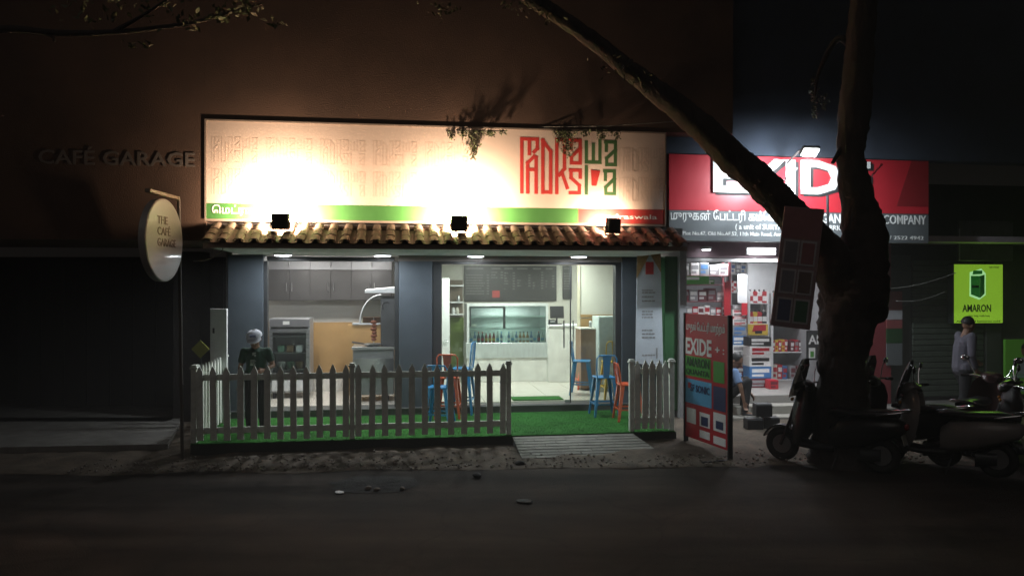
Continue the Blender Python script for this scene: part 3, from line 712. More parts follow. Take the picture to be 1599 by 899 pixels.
pk = MB(); pk.prism([(-.043, 0), (.043, 0), (.043, .92), (0, 1.01), (-.043, .92)], .02); PICK = pk.mesh('picket', picket_m)
POST = MB().bx(-.035, .035, -.035, .035, 0, 1.0, b=.006).mesh('post', picket_m)
CAPM = MB().bx(-.05, .05, -.05, .05, 1.0, 1.03, b=.008).bx(-.038, .038, -.038, .038, 1.03, 1.055, b=.008).mesh('post_cap', picket_m)
def fence(label, mtx, L, npk, posts, x_in=.085):
    t = thing('picket_fence', label, 'fence', mtx, 'picket fences around the cafe deck')
    posts = sorted(posts)
    for x in posts:
        p_ = link('post', POST, t, T((x, 0, 0))); link('post_cap', CAPM, p_)
    for a, b_ in zip(posts[:-1], posts[1:]):
        for z in (.84, .12): MB().bx(a + .035, b_ - .035, -.012, .012, z, z + .085, b=.003).build('rail', picket_m, t)
        n = max(1, round(npk * (b_ - a) / L))
        for i in range(n):
            x = a + x_in + (b_ - a - 2 * x_in) * (i / (n - 1) if n > 1 else .5)
            link('picket', PICK, t, T((x, -.0135, .03 + random.uniform(-.009, .009))) @ RY(random.uniform(-.016, .016)))
    return t
vf0 = .07
ua, ub, uc_ = C.u(303, vf0), C.u(550, vf0), C.u(794, vf0)
fence('long grey picket fence along the deck front left of the entrance', C.at(ua, vf0, ZD + .002), uc_ - ua, 24, [0, ub - ua, uc_ - ua])
ur0 = C.u(986, vf0)
fence('short picket fence right of the cafe entrance', C.at(ur0, vf0, ZD + .002), uE - ur0, 5, [0, uE - ur0 - .05])
fence('white picket fence running back along the left deck end', C.at(ua, vf0 + .09, ZD + .002, R(90)), 1.75, 10, [.0, 1.75])

t = thing('entrance_ramp', 'sloping ramp of ribbed grey pavers up to the cafe deck', 'ramp', C.at(C.u(800, -.02), -.02, 0))
rw0 = C.u(988, -.02) - C.u(800, -.02)
nrow, ncol = 8, 4
rp = MB()
def rpt(s_, r_):      # s across 0..1, r down 0..1
    x = s_ * rw0 + (r_ * (.02 * (1 - s_) + .2 * s_)); return Vector((x, -.75 * r_, ZD - .02 - (ZD - .05) * r_))
rp.loft([[rpt(0, 0), rpt(1, 0), rpt(1, 1), rpt(0, 1)], [p - Vector((0, 0, .3)) for p in (rpt(0, 0), rpt(1, 0), rpt(1, 1), rpt(0, 1))]])
rp.build('bed', concrete, t)
for i in range(nrow):
    for j in range(ncol):
        g = .0015; sh = (.37 * i) % 1.0 / ncol; s0, s1 = max(0, j / ncol - sh) + g, min(1, (j + 1) / ncol - sh + (sh if j == ncol - 1 else 0)) - g; r0, r1 = i / nrow + .012, (i + 1) / nrow - .012
        up = Vector((0, .2, 1)).normalized() * (.006 + random.uniform(0, .004))
        a = [rpt(s0, r0), rpt(s1, r0), rpt(s1, r1), rpt(s0, r1)]
        MB().loft([[p + Vector((0, 0, .002)) for p in a], [p + up for p in a]]).build('paver', mat('paver', (.24, .24, .215), .85, var=.4, scale=3.5, bump=.3), t)

# ------------------------------------------------------------------ main sign
VS = .18
us0, us1 = C.u(322, VS), C.u(1038, VS); SW = us1 - us0; zs0, zs1 = 3.25, 4.595
sign = thing('cafe_sign', 'long cream cafe signboard with red and green lettering lit by floodlights', 'sign', C.at(us0, VS, zs0))
SHh = zs1 - zs0; zb = .215
MB().bx(0, SW, .0, .14, zb, SHh, b=.004).build('panel', sign_cream, sign)
fr = MB(); fr.bx(-.02, 0, -.012, .15, 0, SHh + .02); fr.bx(SW, SW + .02, -.012, .15, 0, SHh + .02); fr.bx(0, SW, -.012, .15, SHh, SHh + .02); fr.bx(-.02, SW + .02, .005, .15, -.03, 0)
fr.build('frame', mat('sign_frame', (.3, .24, .2), .5), sign)
xg = C.u(903, VS) - us0
MB().bx(0, xg, -.001, .14, 0.001, zb - .002).build('green_band', band_green, sign)
MB().bx(xg + .001, SW, -.001, .14, 0.001, zb - .002).build('red_band', band_red, sign)
A1 = [[(735, 115), (862, 115)], [(862, 115), (862, 405)], [(862, 215), (750, 325)], [(750, 325), (750, 405)], [(750, 405), (862, 405)], [(745, 115), (745, 225)]]
RED = [[(120, 785), (120, 115)], [(120, 115), (315, 115)], [(315, 115), (315, 235)], [(315, 235), (275, 275)], [(215, 115), (215, 300)],
       [(193, 785), (193, 415)], [(193, 415), (275, 335)], [(275, 335), (300, 345)], [(300, 345), (300, 785)], [(193, 500), (300, 500)],
       [(385, 785), (385, 125)], [(385, 130), (485, 265)], [(485, 265), (485, 785)], [(385, 782), (485, 782)],
       [(562, 785), (562, 112)], [(562, 112), (655, 112)], [(660, 112), (660, 480)], [(660, 480), (595, 560)], [(628, 530), (695, 720)],
       [(735, 497), (862, 497)], [(745, 497), (745, 595)], [(745, 595), (850, 690)], [(850, 690), (850, 785)], [(850, 785), (735, 785)], [(862, 497), (862, 585)]] + A1
GRN = [[(940, 135), (940, 390)], [(940, 390), (1115, 390)], [(1115, 390), (1115, 112)], [(1030, 165), (1030, 390)], [(940, 450), (940, 785)]] + [[(a[0] + 452, a[1] + 10), (b_[0] + 452, b_[1] + 10)] for a, b_ in A1] + [[(a[0] + 440, a[1] + 382), (b_[0] + 440, b_[1] + 382)] for a, b_ in A1]
CUPP = [(1000, 490), (1118, 500), (1068, 690), (1010, 690)]
lx0, ly0 = C.u(800 + 95 / 8.17, VS) - us0, None
LW = C.u(800 + 1320 / 8.17, VS) - us0 - lx0
zt_ = C.z(890, 205 + 90 / 8.17, VS) - zs0; zb_ = C.z(890, 205 + 805 / 8.17, VS) - zs0
def strokes(q, S, x0, z0, w, h, wd, t_):
    f = lambda p: (x0 + (p[0] - 95) / 1225 * w, z0 + h - (p[1] - 90) / 715 * h)
    for i, (a, b_) in enumerate(S): q.bar2(f(a), f(b_), wd, t_ + .0002 * (i % 7), 0)
q = MB(); strokes(q, RED, lx0, zb_, LW, zt_ - zb_, .05, .002); q.build('lettering', sign_red, sign)
q = MB(); strokes(q, GRN, lx0, zb_, LW, zt_ - zb_, .05, .002); q.build('lettering', sign_green, sign)
q = MB(); q.prism([(lx0 + (x - 95) / 1225 * LW, zt_ - (y - 90) / 715 * (zt_ - zb_)) for x, y in CUPP], .006); q.build('cup_emblem', sign_red, sign)
q = MB(); pw = .62; phh = .36
for r_ in range(2):
    for c_ in range(9):
        x0 = .06 + c_ * .73
        if x0 + pw > SW - .02: x0 = SW - .02 - pw
        if x0 + pw > lx0 - .04 and x0 < lx0 + LW + .02:
            continue
        strokes(q, RED, x0, zb + .12 + r_ * .44, pw, phh, .016, .0004); strokes(q, GRN, x0, zb + .12 + r_ * .44, pw, phh, .016, .0004)
xr = lx0 + LW + .06
for r_ in range(2): strokes(q, [s_ for s_ in RED if max(s_[0][0], s_[1][0]) < 700], xr - .02, zb + .12 + r_ * .44, .92, phh, .016, .0004)
tag(q.build('faint_print', sign_faint, sign), kind='stuff')
text('\u0bc6\u0bae\u0b9f\u0bcd\u0bb0\u0bbe\u0bb8\u0bcd \u0bb5\u0bbe\u0bb2\u0bbe', 'lettering', white_print, sign, T((C.u(331, VS) - us0, -.0015, .075)), None, .1, .002, .008)
text('madraswala', 'lettering', white_print, sign, T((C.u(932, VS) - us0, -.0015, .07)), C.u(1026, VS) - C.u(932, VS), .07, .002, .004)

# floodlights on the tiled eave
FL = [(438, -.2, 0, 350, 5), (717, -.2, 0, 350, 5), (957, -.16, 20, 45, 8)]
names = ('square floodlight on the tiles at the left end of the cafe sign', 'square floodlight on the tiles under the middle of the cafe sign', 'tilted floodlight on the tiles at the right end of the cafe sign')
for i, (px, v, yaw, pw_, tl) in enumerate(FL):
    z = 3.28
    t = thing('floodlight', names[i], 'floodlight', C.at(C.u(px, v), v, 3.05, R(yaw)), 'floodlights on the cafe eave')
    tilt = RX(R(-38))        # lens looks back and up at the board
    hd = MB(); hd.bx(-.115, .115, -.03, .03, -.11, .11, b=.012)
    for k in range(9): hd.bx(-.1 + k * .025 - .004, -.1 + k * .025 + .004, -.05, -.028, -.095, .095)
    ho = hd.build('housing', lamp_body, t); ho.matrix_basis = T((0, .0, .14)) @ RX(R(tl))
    ln = MB().bx(-.1, .1, .0305, .034, -.09, .09).build('lens', flood_warm, ho)
    br = MB().tube([(-.125, 0, .14), (-.125, 0, .0), (.125, 0, .0), (.125, 0, .14)], .01, 6).build('bracket', lamp_body, t)
    area_lamp('lamp', ho, T((0, .05, 0)) @ RX(R(90)) , pw_, .18, (1.0, .73, .5), 172)

# dangling cable at the left end of the eave
t = tag(MB().tube([P(352, 380, 10.3), P(346, 392, 10.3), P(333, 402, 10.3), P(320, 407, 10.3), P(302, 408, 10.3)], .007, 6).build('cable', mat('cable_grey', (.3, .27, .24), .6), None, 60), 'thin loose cable hanging from the left end of the eave', 'cable')
tag(MB().tube([P(334, 378, 10.2), P(333, 386, 10.2), P(331, 396, 10.2)], .006, 6).build('cable', mat('cable_grey', (.3, .27, .24), .6), None, 60), 'short cable stub under the left roof tiles', 'cable')

# white banner right of the door
vb = 1.75
t = thing('standing_banner', 'tall white printed banner with gold corners right of the cafe door', 'banner', C.at(C.u(992, vb), vb, 0))
Wb = C.u(1031, vb) - C.u(992, vb); zb0_, zb1_ = C.z(1010, 566, vb), C.z(1010, 396, vb)
bp = [(0, zb0_), (Wb + .05, zb0_ - .09), (Wb - .0, zb1_ + .09), (.03, zb1_)]
MB().prism(bp, .012).build('sheet', mat('banner_white', (.62, .68, .74), .45, var=.05), t)
MB().prism([(.03, zb1_ - .005), (Wb * .62, zb1_ + .03), (.018, zb1_ - .42)], .004, lambda x, y, z: Vector((x, y - .013, z))).build('gold_corner', gold, t)
MB().prism([(Wb * .52, zb1_ + .035), (Wb - .002, zb1_ + .08), (Wb + .008, zb1_ - .32)], .004, lambda x, y, z: Vector((x, y - .013, z))).build('gold_corner', gold, t)
MB().bx(Wb * .4, Wb * .72, -.016, -.013, zb1_ - .35, zb1_ - .14).build('emblem', sign_red, t)
q = MB(); rnd = random.Random(4)
for z_ in (.62, .66, .73, .8, .98, 1.03, 1.08, 1.3, 1.36, 1.42, 1.72):
    x = Wb * .26
    while x < Wb * .7: l = rnd.uniform(.02, .06); q.bx(x, x + l, -.0155, -.013, zb1_ - z_ - .012, zb1_ - z_ + .012); x += l + .012
q.bx(Wb * .82, Wb * .88, -.0155, -.013, zb1_ - 1.78, zb1_ - 1.6)
tag(q.build('printed_lines', grey_print, t), kind='stuff')
MB().prism([(Wb * .1, zb1_ + .035), (Wb * .6, zb1_ + .1), (Wb + .01, zb1_ + .12), (Wb - .01, zb1_ + .07)], .05).build('curled_edge', white_paint, t)
MB().bx(.0, Wb, .02, .06, ZD, ZD + .06).build('foot', steel, t); MB().tube([(Wb / 2, .03, ZD + .06), (Wb / 2, .03, zb1_)], .012).build('pole', steel, t)

# white board behind the side fence, yellow board
dwb = 11.9
p0, p1 = P(328, 600, dwb), P(354, 600, dwb)
t = thing('white_board', 'tall narrow white board standing behind the left side fence', 'board', T((p0.x, dwb, 0.1)))
MB().bx(0, p1.x - p0.x, 0, .05, 0, P(340, 482, dwb).z - .1, b=.005).build('panel', white_paint, t); MB().bx(.04, .07, -.004, 0, 1.5, 1.58).build('hole', frame_dark, t)
c_ = P(313, 545, 12.1)
t = thing('yellow_board', 'small yellow green diamond board left of the tall white board', 'board', T((c_.x, 12.1, 0.1)))
MB().box((0, 0, c_.z - .1), (.2, .02, .2), Euler((0, R(45), 0))).build('panel', mat('yellow_green', (.24, .24, .04), .6), t); MB().cyl((0, .02, 0), (0, .02, c_.z - .12), .012).build('post', frame_dark, t, 40)

# ------------------------------------------------------------------ round projecting sign and pole
dc = 9.82; Xd = (252 - CX) / F * dc; Zc = P(252, 375, dc).z; rd = .53
t = thing('round_sign', 'round white double sided sign on a leaning pole left of the cafe', 'sign', T((-4.33, 10.1, 0)))
q = MB(); c0 = Vector((Xd + 4.33, dc - 10.1, Zc))
ring = lambda x, r: [c0 + Vector((x, r * math.cos(a), r * math.sin(a))) for a in [2 * math.pi * k / 48 for k in range(48)]]
q.loft([ring(-.05, rd - .015), ring(-.04, rd), ring(.04, rd), ring(.05, rd - .015)])
dsc = q.build('disc', disc_white, t, 30)
q = MB(); q.tube([(0.0, 0, 0), ((Xd + 4.36) / 2, (dc - 10.1 + rd - .06) / 2, (Zc - .35) / 2), (Xd + 4.33 + .03, dc - 10.1 + rd - .06, Zc - .35), (Xd + 4.33, dc - 10.1 + rd + .01, Zc), (Xd + 4.33, dc - 10.1 + rd - .02, Zc + rd + .05)], .024, 8); q.build('pole', mat('brown_pole', (.09, .075, .06), .6), t, 50)
q = MB(); q.box((Xd + 4.33, dc - 10.1 + .05, Zc + rd + .06), (.07, .85, .05), Euler((R(0), 0, 0)), .008); q.build('lamp_arm', mat('arm_tan', (.35, .27, .2), .5), t)
for k, (s_, z_) in enumerate((('THE', .2), ('CAF\u00c9', .06), ('GARAGE', -.08))):
    text(s_, 'lettering', mat('brown_letter', (.16, .11, .08), .6), dsc, T(c0 + Vector((.052, -.22, z_))) @ RZ(R(90)), .52 if k == 2 else (.36 if k == 1 else .28), .1, .002, .01)

# ------------------------------------------------------------------ left neighbour building
t = thing('dark_building', 'unlit dark shop building left of the cafe with pale raised letters', 'building', T((-8.2, 12.7, 0)))
q = MB(); q.bx(-9, C.u(322, .18) - .0205, .184, 2.4, 2.95, 9.5); o = q.build('upper_wall', mat('upper_wall', (0.095, 0.055, 0.038)), t); o.matrix_basis = t.matrix_basis.inverted() @ C.M  # neighbour's front pulled forward and browned to carry the floodlight glow
MB().bx(2.6, 3.05, 0, .4, 0, 2.9).build('pier', wall_dark, t); MB().bx(-1.2, -.75, 0, .4, 0, 2.9).build('pier', wall_dark, t); MB().bx(-8, -7.5, 0, .4, 0, 2.9).build('pier', wall_dark, t)
MB().bx(-7.5, 2.6, 2.2, 2.4, 0, 2.9).build('back_wall', wall_dark, t)
for k in range(8): MB().bx(-.74 + k * .417, -.74 + k * .417 + .405, 1.2, 1.24, .16, 2.8, b=.01).build('shutter_panel', mat('shutter_dark', (.045, .04, .038), .6, metal=.3), t)
MB().bx(-7.5, 2.62, -.3, 2.2, 0, .15).build('plinth', concrete, t)
zl = C.z(180, 258, .184); xa = C.u(60, .184); xb = C.u(305, .184)
text('CAF\u00c9 GARAGE', 'lettering', mat('letter_grey', (.14, .118, .105), .5), t, t.matrix_basis.inverted() @ C.at(xa, .180, zl), xb - xa, .19, .002, .012)

# ------------------------------------------------------------------ battery shop
bat = thing('battery_shop', 'battery shop with red signboard and crowded lit shelves', 'building', B.M)
zbf = .42
ue = B.u(1345, 0); uend = 9.0
part('floor', mat('shop_floor', (.3, .28, .26), .6), bat, (-.05, ue, 0, 3.6, 0, zbf), b=.01)
part('step', mat('shop_step', (.34, .32, .28), .7), bat, (.1, ue - .1, -.32, -.002, 0, .28), (.1, ue - .1, -.62, -.322, 0, .14), b=.01)
part('left_wall', mat('shop_wall', (.3, .3, .31), .7), bat, (-.12, -.0, -.2, 3.6, 0, 3.1))
part('back_wall', mat('shop_wall', (.3, .3, .31), .7), bat, (0, ue, 3.5, 3.6, zbf, 3.1))
part('right_inner_wall', mat('shop_wall', (.3, .3, .31), .7), bat, (ue - .1, ue, .3, 3.5, zbf, 3.1))
part('ceiling', mat('shop_ceiling', (.3, .26, .28), .7), bat, (-.1, uend, -.6, 3.6, 3.1, 3.2))
part('pillar', mat('shaded_red_paint', (.16, .014, .02), .6), bat, (B.u(1347, -.02), B.u(1392, -.02), -.02, .4, 0, 3.1), b=.01)  # red paint darkened to hold the shade under the signboard
part('upper_wall', wall_dark, bat, (-.1, uend, .8, 1.0, 3.2, 4.3))
o = MB().bx(-.1, 8.5, .02, .3, 4.395, 9.5).build('upper_wall', mat('blue_glow_wall', (.036, .046, .066), .9, var=.3, scale=1.5), bat); o.matrix_basis = B.M.inverted() @ T((2.43, 11.9, 0)) @ RZ(R(9))  # added wall above the red sign, tinted blue for the cool lamp's glow
# shuttered right part
u2 = B.u(1392, 0) + .01
MB().bx(u2, uend, .25, .4, 0, 3.1).build('shutter_backing', wall_dark, bat)
for k in range(24): MB().bx(u2 + .55, u2 + 2.0, .2, .245, .3 + k * .105, .395 + k * .105, b=.012).build('shutter_slat', mat('green_shutter', (.06, .075, .055), .6, metal=.2, var=.3), bat)
for (a, b_) in ((u2 + .02, u2 + .5), (u2 + 2.03, u2 + 2.35), (u2 + 3.0, uend)):
    MB().bx(a, b_, .18, .25, .1, 2.9, b=.01).build('door_panel', mat('dark_door', (.05, .052, .045), .55, var=.3, scale=3), bat)
part('right_plinth', concrete, bat, (ue, uend, -.5, .25, 0, .22))
# rails and header of the opening
part('rail', white_paint, bat, (.02, B.u(1214, 0), -.03, .03, B.z(1140, 409, 0), B.z(1140, 404, 0)), b=.004)
part('header', mat('mauve_header', (.22, .15, .17), .6), bat, (.0, ue - .11, .06, .12, B.z(1140, 402, .06), 3.1))
t = thing('tube_light', 'twin white fluorescent tubes glowing under the red signboard', 'tube light', B.at(B.u(1190, -.2), -.2, B.z(1190, 392, -.2)))
for z_ in (.03, -.035): MB().cyl((-.24, 0, z_), (.24, 0, z_), .02).build('tube', tube_white, t, 40)
MB().bx(-.26, .26, .03, .06, -.06, .06).build('fitting', white_paint, t); area_lamp('lamp', t, T((0, -.03, -.07)), 30, .48, (.92, .95, 1), size_y=.08)
t = thing('ceiling_light', 'small round LED light above the battery shop entrance', 'ceiling light', B.at(B.u(1103, -.1), -.1, B.z(1103, 388, -.1)))
MB().lathe([(.09, .03), (.09, .0), (.08, -.02)], (0, 0, 0), 18).build('housing', white_paint, t, 40); MB().lathe([(.078, -.015), (.07, -.03), (.01, -.034)], (0, 0, 0), 18).build('diffuser', led_white, t, 40)
t = thing('tube_light', 'tube light on the ceiling inside the battery shop', 'tube light', B.at(1.4, 1.0, 3.02))
MB().cyl((-.6, 0, -.03), (.6, 0, -.03), .02).build('tube', tube_white, t, 40); MB().bx(-.62, .62, -.03, .03, 0, .05).build('fitting', white_paint, t); area_lamp('lamp', t, T((0, 0, -.07)), 48, 1.2, (.92, .95, 1), size_y=.1)

# red signboard
Sg = Frame(2.43, 11.9, 9.0)
bw = Sg.u(1450, 0); z0, z1 = 3.03, 4.375; zg = Sg.z(1240, 331, 0)
sb = thing('battery_sign', 'red and grey battery company signboard with large white letters', 'sign', Sg.at(0, 0, z0))
MB().bx(0, bw, 0, .12, zg - z0, z1 - z0, b=.004).build('red_panel', red_panel, sb)
MB().bx(0, bw, -.001, .12, 0, zg - z0 - .002, b=.004).build('grey_panel', grey_panel, sb)
MB().prism([(bw * .87, zg - z0 + .12), (bw * .93, z1 - z0 - .003), (bw - .003, z1 - z0 - .003), (bw - .003, zg - z0 + .12)], .003, lambda x, y, z: Vector((x, y - .001, z))).build('dark_wedge', mat('dark_red_vinyl', (.24, .015, .02), .4), sb)
def sgt(s, px0, px1, py1, hpx, m_, bold=.01, ext=.004, dy=0.0, name='lettering'):
    x0 = Sg.u(px0, 0); h_ = hpx / F * Sg.t((px0 + px1) / 2, 0)
    return text(s, name, m_, sb, T((x0, -.0015 - dy, Sg.z((px0 + px1) / 2, py1, 0) - z0)), Sg.u(px1, 0) - x0, h_, ext, bold)
sgt('EXIDE', 1118, 1364, 304, 50, black_ink, .035, .006)
sgt('EXIDE', 1112, 1358, 301, 50, white_print, .03, .012, .013)
sgt('\u0bae\u0bc1\u0bb0\u0bc1\u0b95\u0ba9\u0bcd \u0bc7\u0baa\u0b9f\u0bcd\u0b9f\u0bb0\u0bbf \u0b95\u0bae\u0bcd\u0bc6\u0baa\u0ba9\u0bbf', 1047, 1232, 344, 13, white_print, .012)
sgt('MURUGAN BATTERY COMPANY', 1243, 1446, 349, 14, white_print, .014)
sgt('( a unit of SURYA BATTERIES & LUBRICANTS )', 1148, 1345, 359, 8, white_print, .006)
sgt('Plot No.47, Old No.AF.52, 11th Main Road, Anna Nagar', 1066, 1245, 368, 6, white_print, .004)
sgt('Ph : 2622 6023 / 2522 4942', 1318, 1442, 374, 6, white_print, .004)

# cool LED flood above the red sign
pl = P(1265, 238, 11.0)
t = thing('floodlight', 'bright cool white LED floodlight on an arm above the red battery sign', 'floodlight', T(pl))
hq = MB().box((0, .02, .03), (.26, .16, .05), Euler((R(-35), 0, R(8))), .01).build('housing', lamp_body, t)
MB().box((0, -.005, -.002), (.22, .13, .016), Euler((R(-35), 0, R(8))), .004).build('lens', led_flood, t)
MB().tube([(0, .05, .05), (0, .4, .1), (0, .9, .0)], .015, 8).build('arm', lamp_body, t, 50)
area_lamp('lamp', t, T((0, .02, -.03)) @ RX(R(62)), 190, .16, (.84, .93, 1.0), 150)

# racks and goods
def rack(label, px0, px1, v, pys, depth=.35, posts=True, m_=white_paint):
    u0, u1 = B.u(px0, v), B.u(px1, v); t_ = thing('shelf_rack', label, 'shelf rack', B.at(u0, v, zbf))
    pm_ = (px0 + px1) / 2
    for py in pys: MB().bx(0, u1 - u0, 0, depth, B.z(pm_, py, v) - zbf - .02, B.z(pm_, py, v) - zbf, b=.003).build('shelf', m_, t_)
    if posts:
        for x in (0, u1 - u0): 
            for y in (0.02, depth - .02): MB().bx(x - .02, x + .02, y - .02, y + .02, 0, max(B.z(pm_, p_, v) for p_ in pys) + .25 - zbf).build('upright', m_, t_)
    return t_
PAL = [('red', red_panel), ('white', white_print), ('grey', grey_print), ('blue', mat('carton_blue', (.06, .2, .45), .5)), ('black', black_ink), ('yellow', yellow_ink), ('maroon', mat('carton_maroon', (.16, .02, .03), .5)), ('green', green_ink), ('cream', cream)]
PD = dict(PAL); CART = {}
def carton(col, acc, u, v, z, w, d, h, label, group):
    key = (col, acc, round(w, 2), round(d, 2), round(h, 2))
    if key not in CART:
        bm_ = MB().bx(-w / 2, w / 2, -d / 2, d / 2, 0, h, b=.004).mesh('carton', PD[col])
        lm = MB().bx(-w * .4, w * .4, -d / 2 - .002, -d / 2, h * .5, h * .82).bx(-w * .4, w * .15, -d / 2 - .002, -d / 2, h * .16, h * .36).mesh('printed_patch', PD[acc])
        CART[key] = (bm_, lm)
    o = link('carton', CART[key][0], None, B.at(u, v, z, random.uniform(-.05, .05))); tag(o, label, 'carton', group)
    link('printed_patch', CART[key][1], o)
def row(px0, px1, py, v, n, hpx, cols_, where, group, d=.22):
    u0, u1 = B.u(px0, v), B.u(px1, v); z = B.z((px0 + px1) / 2, py, v) + .001; w = (u1 - u0) / n
    for i in range(n):
        c1, c2 = cols_[i % len(cols_)]; h = hpx / F * B.t(px0, v) * random.uniform(.82, 1.02)
        carton(c1, c2, u0 + w * (i + .5), v + .16, z, round(w * .92, 2), d, round(h, 2), '%s %s carton, %s from left, %s' % (c1, c2, ORD[i], where), group)
gr = 'cartons on the battery shop shelves'
rack('dark shelf rack on the left wall of the battery shop', 1063, 1140, 1.0, (430, 444, 470, 497, 530, 560, 595), .35, True, mat('rack_maroon', (.18, .04, .05), .5))
row(1064, 1139, 430, 1.0, 5, 20, [('grey', 'white'), ('white', 'grey'), ('grey', 'blue')], 'top shelf of the left rack', gr)
row(1064, 1118, 444, 1.0, 3, 8, [('green', 'white')], 'shallow second shelf of the left rack', gr)
row(1064, 1134, 470, 1.0, 5, 20, [('maroon', 'grey'), ('grey', 'white'), ('maroon', 'white')], 'third shelf of the left rack', gr)
row(1064, 1138, 497, 1.0, 8, 20, [('white', 'red'), ('grey', 'white'), ('red', 'white'), ('white', 'maroon')], 'fourth shelf of the left rack', gr)
row(1064, 1138, 530, 1.0, 4, 22, [('grey', 'black'), ('maroon', 'grey')], 'fifth shelf of the left rack', gr)
t = thing('price_strip', 'green glowing sign strip on the left rack of the battery shop', 'sign', B.at(B.u(1063, .97), .97, B.z(1080, 441, .97)))
MB().bx(0, .55, 0, .02, -.03, .12).build('panel', green_ink, t); MB().bx(.03, .36, -.003, 0, .05, .1).build('letters', white_print, t)
t = thing('red_banner', 'narrow vertical red banner beside the left rack', 'banner', B.at(B.u(1131, .9), .9, zbf))
MB().bx(0, B.u(1141, .9) - B.u(1131, .9), 0, .02, .6, B.z(1136, 440, .9) - zbf).build('sheet', red_panel, t); MB().bx(.02, .04, .02, .04, 0, 1.9).build('pole', steel, t)
row(1143, 1168, 500, 1.6, 1, 8, [('black', 'white')], 'middle stack above the grey cases', gr)
for k, (c1, c2, h) in enumerate((('black', 'grey', .17), ('maroon', 'white', .17), ('grey', 'white', .22), ('white', 'grey', .2), ('blue', 'white', .18), ('grey', 'blue', .2), ('white', 'red', .06), ('white', 'grey', .06), ('red', 'white', .05), ('white', 'black', .06), ('white', 'red', .07), ('grey', 'white', .08))):
    z = zbf + .002 + sum((.17, .17, .22, .2, .18, .2, .06, .06, .05, .06, .07, .08)[:k]) + k * .002
    carton(c1, c2, B.u(1154, 1.5), 1.6, z, .28, .25, h, '%s and %s carton, %s from the floor in the middle stack' % (c1, c2, ORD[k]), 'cartons stacked on the battery shop floor')
rack('small white wall shelf above the middle stack', 1141, 1168, 2.7, (427, 456, 480), .3, True)
row(1142, 1167, 427, 2.7, 3, 16, [('white', 'blue'), ('grey', 'white')], 'top of the small wall shelf', gr)
row(1142, 1152, 456, 2.7, 2, 20, [('red', 'white'), ('white', 'red')], 'middle of the small wall shelf', gr)
t = thing('paper_roll', 'tall white paper sheet with a red end hanging in the battery shop', 'poster', B.at(B.u(1152, 1.4), 1.4, B.z(1158, 492, 1.4)))
pw2 = B.u(1167, 1.4) - B.u(1152, 1.4); ph2 = B.z(1158, 428, 1.4) - B.z(1158, 492, 1.4)
MB().bx(0, pw2, 0, .008, ph2 * .3, ph2).build('sheet', white_paint, t); MB().bx(pw2 * .4, pw2, -.004, .008, 0, ph2 * .3 - .003).build('red_end', red_panel, t)
t = thing('blank_board', 'blank white board above the bottle rack in the battery shop', 'panel', B.at(B.u(1168, 2.0), 2.0, B.z(1190, 458, 2.0)))
MB().bx(0, B.u(1214, 2.0) - B.u(1168, 2.0), 0, .04, 0, B.z(1190, 411, 2.0) - B.z(1190, 458, 2.0), b=.005).build('board', white_paint, t)
rack('white rack of oil bottles at the centre of the battery shop', 1170, 1200, 1.9, (473, 505, 522), .3)
rack('tall white rack right of the oil bottles', 1206, 1290, 1.9, (475, 505, 549, 592), .3)
# oil bottles
OB = {}
for k, (cn, m_) in enumerate((('red', red_panel), ('white', white_print), ('gold', yellow_ink), ('black', black_ink))):
    q = MB(); q.loft([[Vector((sx * w, sy * .035, z)) for sx, sy in ((-1, -1), (1, -1), (1, 1), (-1, 1))] for w, z in ((.055, 0), (.06, .02), (.06, .17), (.04, .22), (.018, .235))])
    OB[cn] = (q.mesh('oil_bottle', m_, 30), MB().cyl((0, 0, .235), (0, 0, .27), .018).mesh('cap', black_ink if cn != 'black' else white_print, 30), MB().bx(-.045, .045, -.038, -.035, .04, .14).mesh('printed_patch', white_print if cn != 'white' else red_panel))
def bottles(px0, px1, py, n, seq_, where):
    for i in range(n):
        cn = seq_[i % len(seq_)]; px = px0 + (px1 - px0) * (i + .5) / n
        o = link('oil_bottle', OB[cn][0], None, B.at(B.u(px, 1.9), 2.0, B.z((px0 + px1) / 2, py, 1.9) + .001)); tag(o, '%s oil bottle, %s from the left on the %s' % (cn, ORD[i], where), 'bottle', 'oil bottles in the battery shop'); link('cap', OB[cn][1], o); link('printed_patch', OB[cn][2], o)
bottles(1171, 1200, 473, 4, ['white', 'red', 'white', 'red'], 'upper shelf of the oil rack')
bottles(1171, 1200, 505, 4, ['red', 'gold', 'red', 'black'], 'lower shelf of the oil rack')
bottles(1207, 1232, 475, 3, ['red', 'white', 'red'], 'top shelf of the tall rack')
bottles(1207, 1232, 505, 3, ['red', 'black', 'white'], 'second shelf of the tall rack')
t = thing('yellow_poster', 'red and yellow product poster on the oil rack', 'poster', B.at(B.u(1168, 1.85), 1.85, B.z(1185, 523, 1.85)))
yw = B.u(1199, 1.85) - B.u(1168, 1.85); yh = B.z(1185, 506, 1.85) - B.z(1185, 523, 1.85)
MB().bx(0, yw, 0, .012, 0, yh).build('sheet', yellow_ink, t); MB().prism([(yw * .2, yh * .3), (yw * .9, yh * .4), (yw * .9, yh * .95), (yw * .3, yh * .9)], .003, lambda x, y, z: Vector((x, y - .001, z))).build('picture', red_panel, t); MB().bx(yw * .35, yw * .7, -.008, -.004, yh * .15, yh * .4).build('car_picture', black_ink, t)
row(1208, 1232, 549, 1.9, 5, 20, [('red', 'white'), ('yellow', 'red')], 'third shelf of the tall rack', gr)
row(1236, 1262, 549, 1.9, 4, 20, [('maroon', 'white'), ('red', 'grey')], 'third shelf of tall rack, right half', gr)
row(1208, 1232, 592, 1.9, 3, 24, [('cream', 'red'), ('red', 'white'), ('blue', 'red')], 'lowest shelf of the tall rack', gr)
